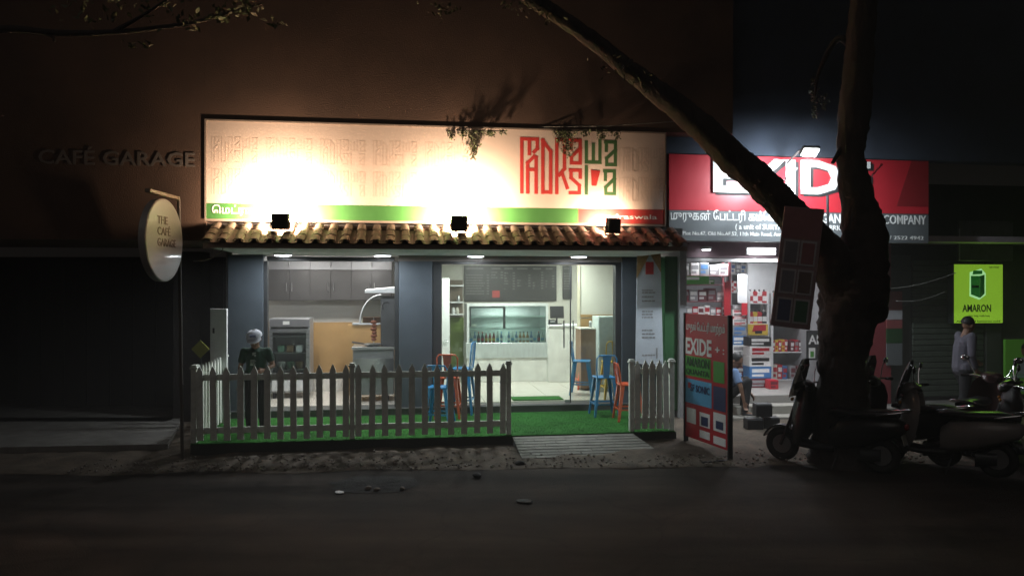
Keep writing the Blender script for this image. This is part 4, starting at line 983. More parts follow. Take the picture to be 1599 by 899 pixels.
row(1236, 1262, 592, 1.9, 3, 22, [('grey', 'maroon'), ('maroon', 'grey')], 'lowest shelf of tall rack, right half', gr)
# stacked battery cartons in front
zz = zbf + .002
for k, (c1, c2, h) in enumerate((('maroon', 'grey', .17), ('blue', 'white', .22), ('white', 'black', .2), ('white', 'red', .18), ('black', 'white', .17))):
    carton(c1, c2, B.u(1186, 1.0), 1.1, zz, .43, .3, h, 'large %s and %s carton, %s from the floor in the right stack' % (c1, c2, ORD[k]), 'cartons stacked on the battery shop floor'); zz += h + .003
carton('red', 'maroon', B.u(1207, .75), .8, zbf + .001, .17, .2, .17, 'small plain red carton alone on the battery shop floor', 'cartons stacked on the battery shop floor')
t = thing('black_board', 'black board with white and green letters beside the tree trunk', 'sign', B.at(B.u(1260, 1.2), 1.2, B.z(1275, 562, 1.2)))
bw2 = B.u(1310, 1.2) - B.u(1260, 1.2); bh2 = B.z(1275, 516, 1.2) - B.z(1275, 562, 1.2)
MB().bx(0, bw2, 0, .03, 0, bh2).build('panel', black_ink, t); text('AMARON', 'lettering', white_print, t, T((.03, -.001, bh2 * .55)), 1.0, .17, .003, .02); MB().bx(.04, .17, -.004, 0, .04, bh2 * .42).build('white_patch', white_print, t); MB().bx(.07, .14, -.007, -.004, .06, bh2 * .3).build('green_patch', green_ink, t)
MB().bx(.0, .04, .03, .06, zbf - B.z(1275, 562, 1.2), 0).build('leg', steel, t)

# ------------------------------------------------------------------ red standee at the kerb
pa, pb_ = P(1070, 600, 11.2), P(1137, 600, 10.15)
ang = math.atan2(pb_.y - pa.y, pb_.x - pa.x); WS = math.hypot(pb_.x - pa.x, pb_.y - pa.y)
t = thing('shop_standee', 'red two legged pavement board listing battery makes', 'standee', T((pa.x, pa.y, 0.05)) @ RZ(ang))
zA, zB = .1, 1.88; hh = zB - zA
MB().bx(0, WS, 0, .04, zA, zB, b=.004).build('board', red_panel, t)
MB().bx(-.03, 0, -.015, .055, 0, zB + .01, b=.004).build('leg', frame_dark, t); MB().bx(WS, WS + .03, -.015, .055, -.03, zB + .01, b=.004).build('leg', frame_dark, t)
MB().bx(WS - .0, WS + .04, -.4, .45, -.05, -.01).build('foot', frame_dark, t)
def pt(name, m_, x0, x1, f0, f1, y=-.003, th=.003): MB().bx(WS * x0, WS * x1, y, y + th, zA + hh * f0, zA + hh * f1).build(name, m_, t)
pt('green_field', green_ink, .01, .62, .50, .66); pt('blue_field', blue_ink, .01, .64, .28, .475)
pt('green_picture', green_ink, .68, .92, .49, .65); pt('navy_picture', navy_ink, .68, .95, .28, .46)
for x0, x1, f0, f1 in ((.04, .27, .12, .24), (.36, .6, .12, .23), (.68, .95, .12, .26), (.36, .6, .03, .09), (.68, .95, .02, .08)): pt('white_picture', white_print, x0, x1, f0, f1)
for x0, x1, f0, f1 in ((.4, .56, .13, .2), (.74, .9, .14, .2)): pt('battery_picture', navy_ink, x0, x1, f0, f1, -.006)
text('\u0bae\u0bc1\u0ba4\u0bb2\u0bcd \u0bc7\u0baa\u0b9f\u0bcd\u0b9f\u0bb0\u0bbf \u0bae\u0bbe\u0bb1\u0bcd\u0bb1\u0bae\u0bcd', 'lettering', white_print, t, T((WS * .03, -.001, zA + hh * .87)), WS * .9, .1, .002, .008)
text('EXIDE', 'lettering', white_print, t, T((WS * .02, -.001, zA + hh * .68)), WS * .62, .22, .002, .03)
text('+ :', 'lettering', white_print, t, T((WS * .72, -.001, zA + hh * .71)), WS * .2, .1, .002, .02)
text('AMARON', 'lettering', dkgreen_ink, t, T((WS * .03, -.0045, zA + hh * .58)), WS * .56, .12, .002, .02)
text('QUANTA', 'lettering', dkgreen_ink, t, T((WS * .03, -.0045, zA + hh * .515)), WS * .56, .075, .002, .02)
MB().bx(WS * .08, WS * .16, -.006, -.003, zA + hh * .40, zA + hh * .445).build('red_logo', red_panel, t)
text('SF SONIC', 'lettering', navy_ink, t, T((WS * .14, -.0045, zA + hh * .38)), WS * .46, .1, .002, .02)

# ------------------------------------------------------------------ right end: green lightbox, metal board, posters
vx = .0
ul = B.u(1489, vx); lw_ = B.u(1566, vx) - ul; zl0, zl1 = B.z(1527, 505, vx), B.z(1527, 412, vx); lh = zl1 - zl0
t = thing('green_lightbox', 'glowing green battery lightbox with dark lettering', 'lightbox', B.at(ul, vx, zl0))
MB().bx(0, lw_, .002, .16, 0, lh).build('case', frame_dark, t)
MB().bx(.01, lw_ - .01, -.008, 0, .01, lh - .01).build('face', box_green, t); area_lamp('lamp', t, T((lw_ / 2, -.03, lh / 2)) @ RX(R(-90)), 7, .7, (.42, 1, .1))
cx_ = lw_ * .47; hz = lambda f: lh * f
MB().prism([(cx_ - .155, hz(.46)), (cx_ + .04, hz(.40)), (cx_ + .17, hz(.48)), (cx_ + .17, hz(.84)), (cx_ + .08, hz(.92)), (cx_ - .15, hz(.86))], .003, lambda x, y, z: Vector((x, y - .008, z))).build('picture_outline', box_hot, t)
MB().prism([(cx_ - .13, hz(.49)), (cx_ + .05, hz(.43)), (cx_ + .05, hz(.8)), (cx_ - .13, hz(.8))], .003, lambda x, y, z: Vector((x, y - .0115, z))).build('battery_picture', mat('bat_green', (.02, .2, .03), .5, emit=.1, ecol=(.05, .6, .08), var=0), t)
MB().prism([(cx_ + .053, hz(.43)), (cx_ + .145, hz(.5)), (cx_ + .145, hz(.82)), (cx_ + .053, hz(.8))], .003, lambda x, y, z: Vector((x, y - .0115, z))).build('battery_picture', mat('bat_green_dark', (.01, .1, .02), .5, emit=.06, ecol=(.03, .4, .05), var=0), t)
MB().prism([(cx_ - .1, hz(.82)), (cx_ + .1, hz(.83)), (cx_ + .1, hz(.89)), (cx_ - .08, hz(.89))], .003, lambda x, y, z: Vector((x, y - .0115, z))).build('battery_picture', mat('bat_green', (.02, .2, .03), .5), t)
MB().bx(cx_ - .11, cx_ + .03, -.016, -.0145, hz(.6), hz(.64)).build('battery_label', dkgreen_ink, t)
text('AMARON', 'lettering', dkgreen_ink, t, T((lw_ * .17, -.009, hz(.2))), lw_ * .58, .13, .002, .02)
text('lasts long, really long', 'lettering', dkgreen_ink, t, T((lw_ * .3, -.009, hz(.12))), lw_ * .42, .03, .002, .0)
text('BATTERY', 'lettering', dkgreen_ink, t, T((lw_ * .72, -.009, hz(.93))), lw_ * .2, .03, .002, .0)
text('All types of batteries sold', 'lettering', dkgreen_ink, t, T((lw_ * .05, -.009, hz(.025))), lw_ * .88, .035, .002, .0)
t = thing('metal_board', 'blank grey metal board fixed above the green lightbox', 'sign', B.at(B.u(1497, -.1), -.1, B.z(1540, 409, -.1)))
MB().bx(0, B.u(1582, -.1) - B.u(1497, -.1), 0, .05, .02, B.z(1540, 345, -.1) - B.z(1540, 409, -.1), b=.006).build('panel', mat('grey_metal', (.12, .12, .115), .3, metal=.5, var=.25), t); MB().bx(.0, .02, -.012, 0, .02, .6).build('edge', steel, t)
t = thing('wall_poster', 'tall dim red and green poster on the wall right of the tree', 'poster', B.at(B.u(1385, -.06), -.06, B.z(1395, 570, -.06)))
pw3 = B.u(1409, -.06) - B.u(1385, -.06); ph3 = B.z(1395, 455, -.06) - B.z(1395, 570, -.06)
for k, (f0, f1, m_) in enumerate(((.75, 1, mat('shaded_red', (.2, .05, .05), .5)), (.62, .745, grey_print), (.5, .615, mat('shaded_red', (.2, .05, .05), .5)), (.3, .495, dkgreen_ink), (0, .295, grey_panel))): MB().bx(0, pw3, 0, .03, ph3 * f0, ph3 * f1).build('printed_field', m_, t)  # poster reds darkened in the colour for the shade on this wall
t = thing('portrait_poster', 'green poster of a man in a pale shirt at the right edge', 'poster', B.at(B.u(1570, -.35), -.35, B.z(1590, 615, -.35)))
q0 = B.u(1570, -.35); qW = 1.0; qH = B.z(1590, 530, -.35) - B.z(1590, 615, -.35)
MB().bx(0, qW, 0, .05, 0, qH).build('panel', mat('poster_green', (.08, .25, .03), .5, emit=.05, ecol=(.2, .6, .05), var=.05), t)  # faint green glow put into the panel itself
hx_ = B.u(1598, -.35) - q0
q = MB(); q.prism([(hx_ - .15, qH * .36), (hx_ + .25, qH * .36), (hx_ + .2, qH * .62), (hx_ + .06, qH * .7), (hx_ - .06, qH * .66)], .004, lambda x, y, z: Vector((x, y - .001, z))); q.build('shirt_print', mat('print_shirt', (.35, .42, .42), .5), t)
q = MB(); q.prism([(hx_ + .02 + .07 * math.cos(a), qH * .8 + .1 * math.sin(a)) for a in [2 * math.pi * k / 14 for k in range(14)]], .004, lambda x, y, z: Vector((x, y - .006, z))); q.build('face_print', skin, t)
q = MB(); q.prism([(hx_ + .02 + .075 * math.cos(a), qH * .84 + .09 * math.sin(a)) for a in [math.pi * k / 9 for k in range(10)]], .004, lambda x, y, z: Vector((x, y - .011, z))); q.build('hair_print', hair_m, t)
q = MB(); q.bx(.0, .75, -.006, -.001, qH * .3, qH * .35); q.bx(.0, .04, -.006, -.001, qH * .02, qH * .3); q.bx(.2, .75, -.006, -.001, qH * .05, qH * .1); q.build('frame_print', mat('print_mint', (.3, .5, .42), .5), t)
MB().bx(.05, .1, .05, .1, .2 - B.z(1590, 615, -.35), qH).build('post', frame_dark, t)
for k, (a, b_, l) in enumerate((((1372, 452), (1492, 426), 'upper thin wire strung across the dark shop front'), ((1400, 470), (1476, 455), 'lower thin wire strung across the dark shop front'))):
    pA, pB = P(a[0], a[1], 12.4), P(b_[0], b_[1], 12.9); pts = [pA.lerp(pB, s_ / 8) - Vector((0, 0, .06 * math.sin(math.pi * s_ / 8))) for s_ in range(9)]
    tag(MB().tube(pts, .008, 5).build('wire', mat('wire_grey', (.2, .2, .18), .5), None, 60), l, 'wire')

tag(MB().tube([P(690, 203, 11.2), P(800, 199, 11.2), P(950, 197, 11.2), P(1110, 186, 11.4)], .006, 5).build('wire', mat('wire_grey', (.2, .2, .18), .5), None, 60), 'thin wire running just above the cafe sign', 'wire')
# ------------------------------------------------------------------ trees
V3 = Vector
def limb(q, pts, n=12):
    """pts: (px, py, depth, width px) -> tapered, slightly gnarled tube"""
    ps, rs = [], []
    P3 = [P(x, y, d) for x, y, d, w in pts]; W3 = [w / F * d / 2 for x, y, d, w in pts]
    NS = 5 if n < 10 else 12
    n = n if n < 10 else n * 2
    for i in range(len(P3) - 1):
        for s_ in range(NS):
            a = s_ / NS; p = P3[i].lerp(P3[i + 1], a)
            p0_ = P3[max(0, i - 1)]; p3_ = P3[min(len(P3) - 1, i + 2)]
            p = 0.5 * ((2 * P3[i]) + (P3[i + 1] - p0_) * a + (2 * p0_ - 5 * P3[i] + 4 * P3[i + 1] - p3_) * a * a + (3 * P3[i] - p0_ - 3 * P3[i + 1] + p3_) * a ** 3)
            ps.append(p); rs.append(W3[i] + (W3[i + 1] - W3[i]) * a)
    ps.append(P3[-1]); rs.append(W3[-1])
    o = len(q.v); q.tube(ps, rs, n)
    k = 0
    for i in range(len(ps)):
        for j in range(n):
            v = q.v[o + k]; k += 1
            v += (v - ps[i]).normalized() * rs[i] * (.15 * mnoise.noise(v * 3.5) + .11 * mnoise.noise(v * 11) + (.13 * abs(mnoise.noise(V3((v.x * 26, v.y * 26, v.z * 9)))) if n >= 10 else 0))
def leaf(q, p, s_, rnd):
    a = Euler((rnd.uniform(-1.2, 1.2), rnd.uniform(-1.2, 1.2), rnd.uniform(0, 6.3))).to_matrix()
    pts = [(0, 0, 0), (.35, .28, .05), (1, 0, 0), (.35, -.28, .05)]
    q._add([p + a @ Vector(x) * s_ for x in pts], [(0, 1, 2, 3)])
rnd = random.Random(11)
tree = thing('street_tree', 'large forked street tree with dark trunk in front of the red sign', 'tree', T((P(1338, 700, 10.1).x, 10.1, 0)))
tx = tree
q = MB(); limb(q, [(1322, 760, 10.1, 140), (1318, 715, 10.1, 104), (1314, 640, 10.1, 76), (1316, 565, 10.1, 66), (1321, 516, 10.1, 76), (1333, 468, 10.1, 94), (1337, 430, 10.1, 88), (1342, 395, 10.1, 76)], 18); q.build('trunk', bark, tree, 70, True)
q = MB(); limb(q, [(1325, 480, 10.1, 66), (1303, 418, 10.0, 64), (1262, 364, 9.95, 52), (1215, 314, 9.9, 48), (1184, 282, 9.9, 47), (1140, 242, 9.9, 46), (1080, 186, 9.9, 40), (1030, 145, 9.9, 34), (965, 95, 9.8, 28), (905, 48, 9.7, 24), (850, 12, 9.6, 24), (770, -35, 9.4, 20), (640, -70, 9.1, 14), (480, -95, 8.8, 8)], 14); q.build('limb', bark, tree, 70, True)
q = MB(); limb(q, [(1338, 470, 10.1, 76), (1346, 410, 10.1, 74), (1349, 360, 10.1, 62), (1339, 310, 10.1, 47), (1328, 250, 10.1, 40), (1333, 180, 10.2, 46), (1342, 90, 10.2, 42), (1350, -10, 10.2, 38), (1370, -130, 10.2, 30)], 14); q.build('limb', bark, tree, 70, True)
MB().ell(P(1374, 484, 10.0), (.1, .13, .17), 10, 7).build('burl', bark, tree, 60, True); MB().ell(P(1372, 366, 10.0), (.09, .1, .17), 10, 7).build('burl', bark, tree, 60, True)
for pts in ([(1342, 90, 10.2, 14), (1310, 60, 10.3, 10), (1280, 110, 10.5, 6), (1272, 150, 10.6, 3)], [(1333, 200, 10.2, 14), (1318, 225, 10.1, 10), (1300, 255, 10.0, 5)]):
    q = MB(); limb(q, pts, 6); q.build('twig', twig_m, tree, 70, True)
q = MB()
def hang(px, py, d, w, h, n, sz=.042):
    for k in range(n * 6):
        f = rnd.random() ** 1.3; x = px + rnd.gauss(0, w * (1 - .65 * f)) * .8; y = py + h * f
        leaf(q, P(x, y, d + rnd.uniform(-.05, .02)), sz * rnd.uniform(.6, 1.3), rnd)
for a in ((1272, 125, 10.8, 5, 60, 30), (1285, 150, 10.8, 6, 20, 10)): hang(*a)
for px, py, n_ in ((862, 22, 40), (835, 6, 30), (800, 4, 40), (960, 100, 26), (1000, 126, 18), (690, 12, 40)):
    for k in range(n_): leaf(q, P(px + rnd.gauss(0, 16), py + rnd.gauss(0, 8), 9.6 + rnd.uniform(-.15, .15)), rnd.uniform(.04, .08), rnd)
for k in range(6500):      # crown over the street, mostly above the picture
    px = rnd.uniform(300, 1500); py = -rnd.random() ** .7 * 330 - 10 + 30 * mnoise.noise((px * .01, 0, 0)); d = rnd.uniform(8.2, 11.5)
    if mnoise.noise((px * .012, py * .012, d)) < -.05: continue
    leaf(q, P(px, py, d), rnd.uniform(.04, .09), rnd)
q.build('foliage', leaf_m, tree, None, True)

for nm, cl in (('leafy creeper hanging over the top middle of the cafe sign', ((740, 9, 44, 42), (706, 5, 14, 10), (722, 7, 9, 10), (765, 9, 9, 14), (785, 5, 6, 6))), ('leafy creeper hanging over the sign above the red and green logo', ((887, 11, 40, 44), (914, 7, 9, 10), (940, 8, 15, 18), (963, 6, 13, 10), (872, 6, 18, 12)))):
    d_ = C.t(cl[0][0], .15); t = thing('hanging_plant', nm, 'plant', T(P(cl[0][0], 203, d_)), 'creepers hanging over the cafe sign')
    q = MB()
    for px, w, h, n in cl: hang(px, 204, d_, w, h, n)
    q.build('foliage', leaf_m, t, None, True)
    x0 = min(c[0] for c in cl); x1 = max(c[0] for c in cl); q = MB(); q.tube([P(x0 - 6, 203.5, d_), P((x0 + x1) / 2, 204.5, d_), P(x1 + 6, 204.5, d_)], .008, 6)
    for px, w, h, n in cl: q.tube([P(px, 204, d_), P(px + 1, 204 + h * .8, d_)], .005, 5)
    q.build('stem', twig_m, t, 60, True)

tree2 = thing('overhanging_tree', 'tree left of the picture reaching a bare branch over the street', 'tree', T((-9.2, 9.3, 0)))
q = MB(); q.tube([(-9.2, 9.3, 0), (-9.25, 9.3, 1.5), (-9.1, 9.2, 3.2), (-9.0, 9.1, 5.0), (-8.9, 9.0, 7.5)], [.34, .27, .24, .2, .14], 14); q.build('trunk', bark, tree2, 70, True)
q = MB(); limb(q, [(-330, 90, 9.15, 22), (-150, 60, 9.1, 17), (0, 46, 9.1, 13), (90, 52, 9.1, 11), (175, 51, 9.1, 9), (245, 44, 9.1, 8), (300, 36, 9.1, 7), (350, 22, 9.1, 5), (410, 6, 9.1, 3)], 8); limb(q, [(175, 51, 9.1, 7), (230, 20, 9.0, 5), (290, -20, 9.0, 3)], 6); limb(q, [(60, 50, 9.1, 7), (82, 58, 9.1, 5), (84, 66, 9.1, 3)], 6); q.build('limb', bark, tree2, 70, True)
q = MB()
for px, py, w, n in ((300, 40, 8, 26), (360, 18, 16, 50), (385, 12, 14, 40), (430, 38, 7, 16), (345, 28, 10, 24), (200, 72, 8, 8), (228, 72, 6, 8), (140, 20, 40, 40), (240, 5, 40, 60)):
    for k in range(n): leaf(q, P(px + rnd.gauss(0, w), py + rnd.gauss(0, w * .45), 9.1 + rnd.uniform(-.2, .2)), rnd.uniform(.05, .11), rnd)
for k in range(1200): leaf(q, P(rnd.uniform(-300, 420), -30 - rnd.random() * 250, rnd.uniform(8.6, 10)), rnd.uniform(.05, .1), rnd)
q.build('foliage', leaf_m, tree2, None, True)

# picture board nailed to the tree
dB = 9.55
c_ = P(1245, 418, dB)
t = thing('picture_board', 'tilted board with six framed pictures hung on the tree', 'board', T(c_) @ RZ(R(-14)) @ RY(R(6.5)))
wB, hB = .47, 1.5
MB().bx(-wB / 2, wB / 2, 0, .04, -hB / 2, hB / 2, b=.004).build('panel', mat('veiled_maroon', (.34, .24, .25), .5), t)  # board and picture colours lifted to stand in for the tube light's veil
MB().bx(-wB / 2 + .01, wB / 2 - .01, -.003, 0, hB * .24, hB / 2 - .01).build('red_header', mat('veiled_red', (.34, .16, .17), .5), t)
for i in range(3):
    for j in range(2):
        x0 = -wB / 2 + .045 + j * .2; z0_ = -hB / 2 + .06 + i * .36
        f_ = MB().bx(x0, x0 + .185, -.008, 0, z0_, z0_ + .31).build('picture_frame', mat('pale_mount', (.5, .48, .5), .5), t)
        MB().bx(x0 + .02, x0 + .165, -.011, -.008, z0_ + .025, z0_ + .285).build('picture', (mat('veiled_navy', (.13, .15, .24), .5), mat('veiled_green', (.1, .2, .14), .5), mat('veiled_grey', (.25, .24, .27), .5), mat('dim_brown', (.2, .15, .14), .5), mat('veiled_grey', (.25, .24, .27), .5), mat('veiled_red', (.34, .16, .17), .5))[i * 2 + j], f_)

# chain hanging at the red sign
for a, b_, l in ((P(1352, 285, 11.2), P(1378, 256, 11.2), 'thin dark chain stay right of the right limb'), (P(1215, 290, 11.3), P(1245, 262, 11.3), 'thin dark chain stay between the tree limbs')):
    ch = MB()
    ch.tube([a, b_], .004, 5)
    for k in range(9): ch.torus(a.lerp(b_, (k + .5) / 9), (1, 0, 0) if k % 2 else (0, 1, .3), .016, .005, 8, 4)
    tag(ch.build('sign_chain', frame_dark, None, 50), l, 'chain')
tag(MB().tube([P(1292, 305, 11.2), P(1293, 350, 11.2), P(1294, 385, 11.2)], .02, 8).build('sign_post', frame_dark, None, 40), 'dark vertical rod in front of the battery sign between the limbs', 'rod')

# ------------------------------------------------------------------ scooters
def sec(x, zc, hw, hh_, n=14, p=2.6):
    r = []
    for k in range(n):
        a = 2 * math.pi * k / n; c, s_ = math.cos(a), math.sin(a)
        r.append(Vector((x, hw * math.copysign(abs(c) ** (2 / p), c), zc + hh_ * math.copysign(abs(s_) ** (2 / p), s_))))
    return r
def scooter(paint, label, mtx, visor=True):
    t = thing('motor_scooter', label, 'scooter', mtx, 'scooters parked in front of the battery shop')
    for x in (.64, -.58):
        w = MB().torus((x, 0, .22), (0, 1, 0), .17, .052, 26, 8).build('wheel', rubber, t, 50)
        rm = MB(); rm.tube([(x, -.035, .22), (x, .035, .22)], .12, 18); rm.build('rim', mat('alloy', (.3, .3, .31), .4, metal=.7), w, 40)
    MB().loft([sec(-.86, .60, .06, .05), sec(-.8, .58, .13, .1), sec(-.6, .55, .17, .15), sec(-.35, .5, .18, .19), sec(-.1, .45, .16, .2), sec(.02, .4, .13, .15)]).build('rear_body', paint, t, 60)
    MB().loft([sec(-.78, .735, .09, .035), sec(-.62, .745, .14, .05), sec(-.3, .72, .15, .05), sec(-.05, .73, .13, .05), sec(.04, .72, .08, .03)]).build('seat', seat_vinyl, t, 60)
    MB().loft([sec(-.05, .27, .16, .05), sec(.2, .25, .17, .045), sec(.42, .27, .15, .05)]).build('floorboard', black_pl, t, 60)
    q_ = MB(); rings = []
    for z, x, hw in ((.26, .44, .15), (.4, .46, .24), (.6, .47, .28), (.8, .43, .27), (.95, .38, .22), (1.02, .35, .15)):
        rings.append([Vector((x - .16 * (y / .235) ** 2, y, z)) for y in [hw * (k / 4 - 1) for k in range(9)]] + [Vector((x + .045 - .15 * (y / .235) ** 2, y, z)) for y in [hw * (1 - k / 4) for k in range(9)]])
    q_.loft(rings); q_.build('front_apron', paint, t, 60)
    fd = MB(); fd.loft([[Vector((.64 + .26 * math.cos(a) * (1 if abs(y) < .05 else .97), y, .22 + .26 * math.sin(a))) for y in (-.07, -.045, 0, .045, .07)] + [Vector((.64 + .235 * math.cos(a), y, .22 + .235 * math.sin(a))) for y in (.065, 0, -.065)] for a in [R(20 + 14 * k) for k in range(10)]]); fd.build('front_mudguard', paint, t, 60)
    MB().tube([(.64, -.075, .22), (.52, -.07, .55), (.42, -.04, .9)], .02, 8).tube([(.64, .075, .22), (.52, .07, .55), (.42, .04, .9)], .02, 8).build('fork', frame_dark, t, 50)
    MB().loft([sec(.24, 1.0, .09, .05), sec(.33, 1.02, .15, .075), sec(.42, 1.0, .12, .07), sec(.47, .98, .07, .045)]).build('handlebar_cowl', paint, t, 60)
    hl = MB().ell((.455, 0, .99), (.035, .085, .05), 14, 8).build('headlight', mat('headlight_glass', (.5, .5, .5), .1, var=0, coat=1), t, 60)
    for s_ in (-1, 1):
        MB().tube([(.33, s_ * .13, 1.02), (.28, s_ * .24, 1.04), (.22, s_ * .35, 1.03)], .013, 8).build('handlebar', chrome, t, 50)
        MB().tube([(.25, s_ * .27, 1.035), (.2, s_ * .37, 1.03)], .02, 8).build('grip', rubber, t, 50)
        MB().tube([(.29, s_ * .2, 1.05), (.3, s_ * .27, 1.18), (.29, s_ * .31, 1.25)], .007, 6).build('mirror_stem', chrome, t, 50)
        mr = MB().ell((.28, s_ * .34, 1.28), (.02, .065, .045), 12, 6).build('mirror', black_pl, t, 60)
        MB().ell((.268, s_ * .34, 1.28), (.012, .055, .037), 12, 6).build('mirror_glass', chrome, mr, 60)
        MB().ell((.465, s_ * .14, .84), (.02, .04, .025), 10, 6).build('indicator', mat('amber_lens', (.5, .2, .02), .2), t, 60)
    MB().ell((-.865, 0, .6), (.03, .09, .045), 12, 6).build('tail_light', tail_red, t, 60)
    MB().box((-.84, 0, .44), (.012, .2, .12), Euler((0, R(15), 0)), .003).build('number_plate', mat('plate_pale', (.35, .34, .3), .5), t)
    MB().loft([sec(-.86, .3, .06, .015), sec(-.7, .46, .07, .015), sec(-.55, .49, .07, .015)]).build('rear_mudguard', black_pl, t, 60)
    MB().tube([(-.3, -.17, .22), (-.55, -.2, .24), (-.85, -.2, .32)], [.03, .05, .045], 10).build('exhaust', mat('exhaust_m', (.1, .1, .1), .35, metal=.8), t, 50)
    MB().tube([(-.55, -.15, .73), (-.8, -.15, .78), (-.9, -.08, .8), (-.9, .08, .8), (-.8, .15, .78), (-.55, .15, .73)], .014, 8).build('grab_rail', chrome, t, 50)
    MB().tube([(-.1, .12, .2), (-.05, .22, .02)], .012, 6).build('side_stand', frame_dark, t)
    MB().loft([sec(-.35, .2, .09, .1), sec(-.58, .22, .09, .08)]).build('engine', frame_dark, t, 50)
    if visor:
        v_ = MB(); v_.loft([[Vector((x + .03 - .9 * y * y, y, z)) for y in [hw * (k / 4 - 1) for k in range(9)]] + [Vector((x + .036 - .9 * y * y, y, z)) for y in [hw * (1 - k / 4) for k in range(9)]] for z, x, hw in ((.85, .5, .25), (1.1, .44, .27), (1.26, .38, .24), (1.36, .33, .15))]); v_.build('windscreen', mat('smoked_screen', (.01, .01, .012), .12, coat=.3), t, 60)
    return t
def sc_at(px, py, deg): return floor_at(px, py, .01) @ RZ(R(deg)) @ RX(R(0))
scooter(scoot_dark, 'dark scooter with tall black windscreen in front of the tree trunk', sc_at(1300, 728, 142))
scooter(scoot_grey, 'grey scooter with a shiny seat, second from the right edge', sc_at(1472, 735, 146))
scooter(scoot_dark, 'black scooter between the tree and the grey scooter', sc_at(1400, 716, 132))
scooter(scoot_maroon, 'dark scooter with chrome mirrors behind the grey scooter', sc_at(1536, 705, 40), False)
scooter(scoot_dark, 'dark scooter cut off by the right edge of the picture', sc_at(1628, 728, 150), False)

# ------------------------------------------------------------------ people
def remesh(q, name, m_, parent, vox=.008, it=3):
    tmp = bpy.data.objects.new('tmp', q.mesh('tmp', m_)); COL.objects.link(tmp)
    md = tmp.modifiers.new('r', 'REMESH'); md.mode = 'VOXEL'; md.voxel_size = vox
    sm = tmp.modifiers.new('s', 'SMOOTH'); sm.iterations = it; sm.factor = .5
    dg = bpy.context.evaluated_depsgraph_get(); me = bpy.data.meshes.new_from_object(tmp.evaluated_get(dg)); bpy.data.objects.remove(tmp)
    me.materials.clear(); me.materials.append(m_); me.shade_smooth(); me.name = name
    return link(name, me, parent)
V = Vector
def hand(q, w, d, side, curl=.5, s=1.0):
    """w wrist, d direction of the forearm, side = thumb side direction"""
    d = V(d).normalized(); sd = V(side); sd = (sd - d * sd.dot(d)).normalized(); nr = d.cross(sd).normalized()
    pc = w + d * .05 * s
    for k in (-1, -.33, .33, 1): q.cap(w + d * .012 * s + sd * .012 * k * s, w + d * .085 * s + sd * .026 * k * s, .014 * s, .0125 * s, 7)
    for k, L_ in zip((1, .33, -.33, -1), (.068, .076, .07, .054)):
        b0 = w + d * .09 * s + sd * .027 * k * s; a1 = (d * math.cos(curl * .6) + nr * math.sin(curl * .6)); a2 = (d * math.cos(curl * 1.5) + nr * math.sin(curl * 1.5)); a3 = (d * math.cos(curl * 2.2) + nr * math.sin(curl * 2.2))
        p1 = b0 + a1 * L_ * .45 * s; p2 = p1 + a2 * L_ * .32 * s; p3 = p2 + a3 * L_ * .23 * s
        q.cap(b0, p1, .0095 * s, .0088 * s, 6); q.cap(p1, p2, .0088 * s, .008 * s, 6); q.cap(p2, p3, .008 * s, .007 * s, 6)
    t0 = w + d * .025 * s + sd * .025 * s; t1 = t0 + (d * .7 + sd * .7 + nr * .25) * .035 * s; t2 = t1 + (d * .95 + sd * .2 + nr * .3) * .03 * s
    q.cap(t0, t1, .013 * s, .0105 * s, 6); q.cap(t1, t2, .0105 * s, .0085 * s, 6)
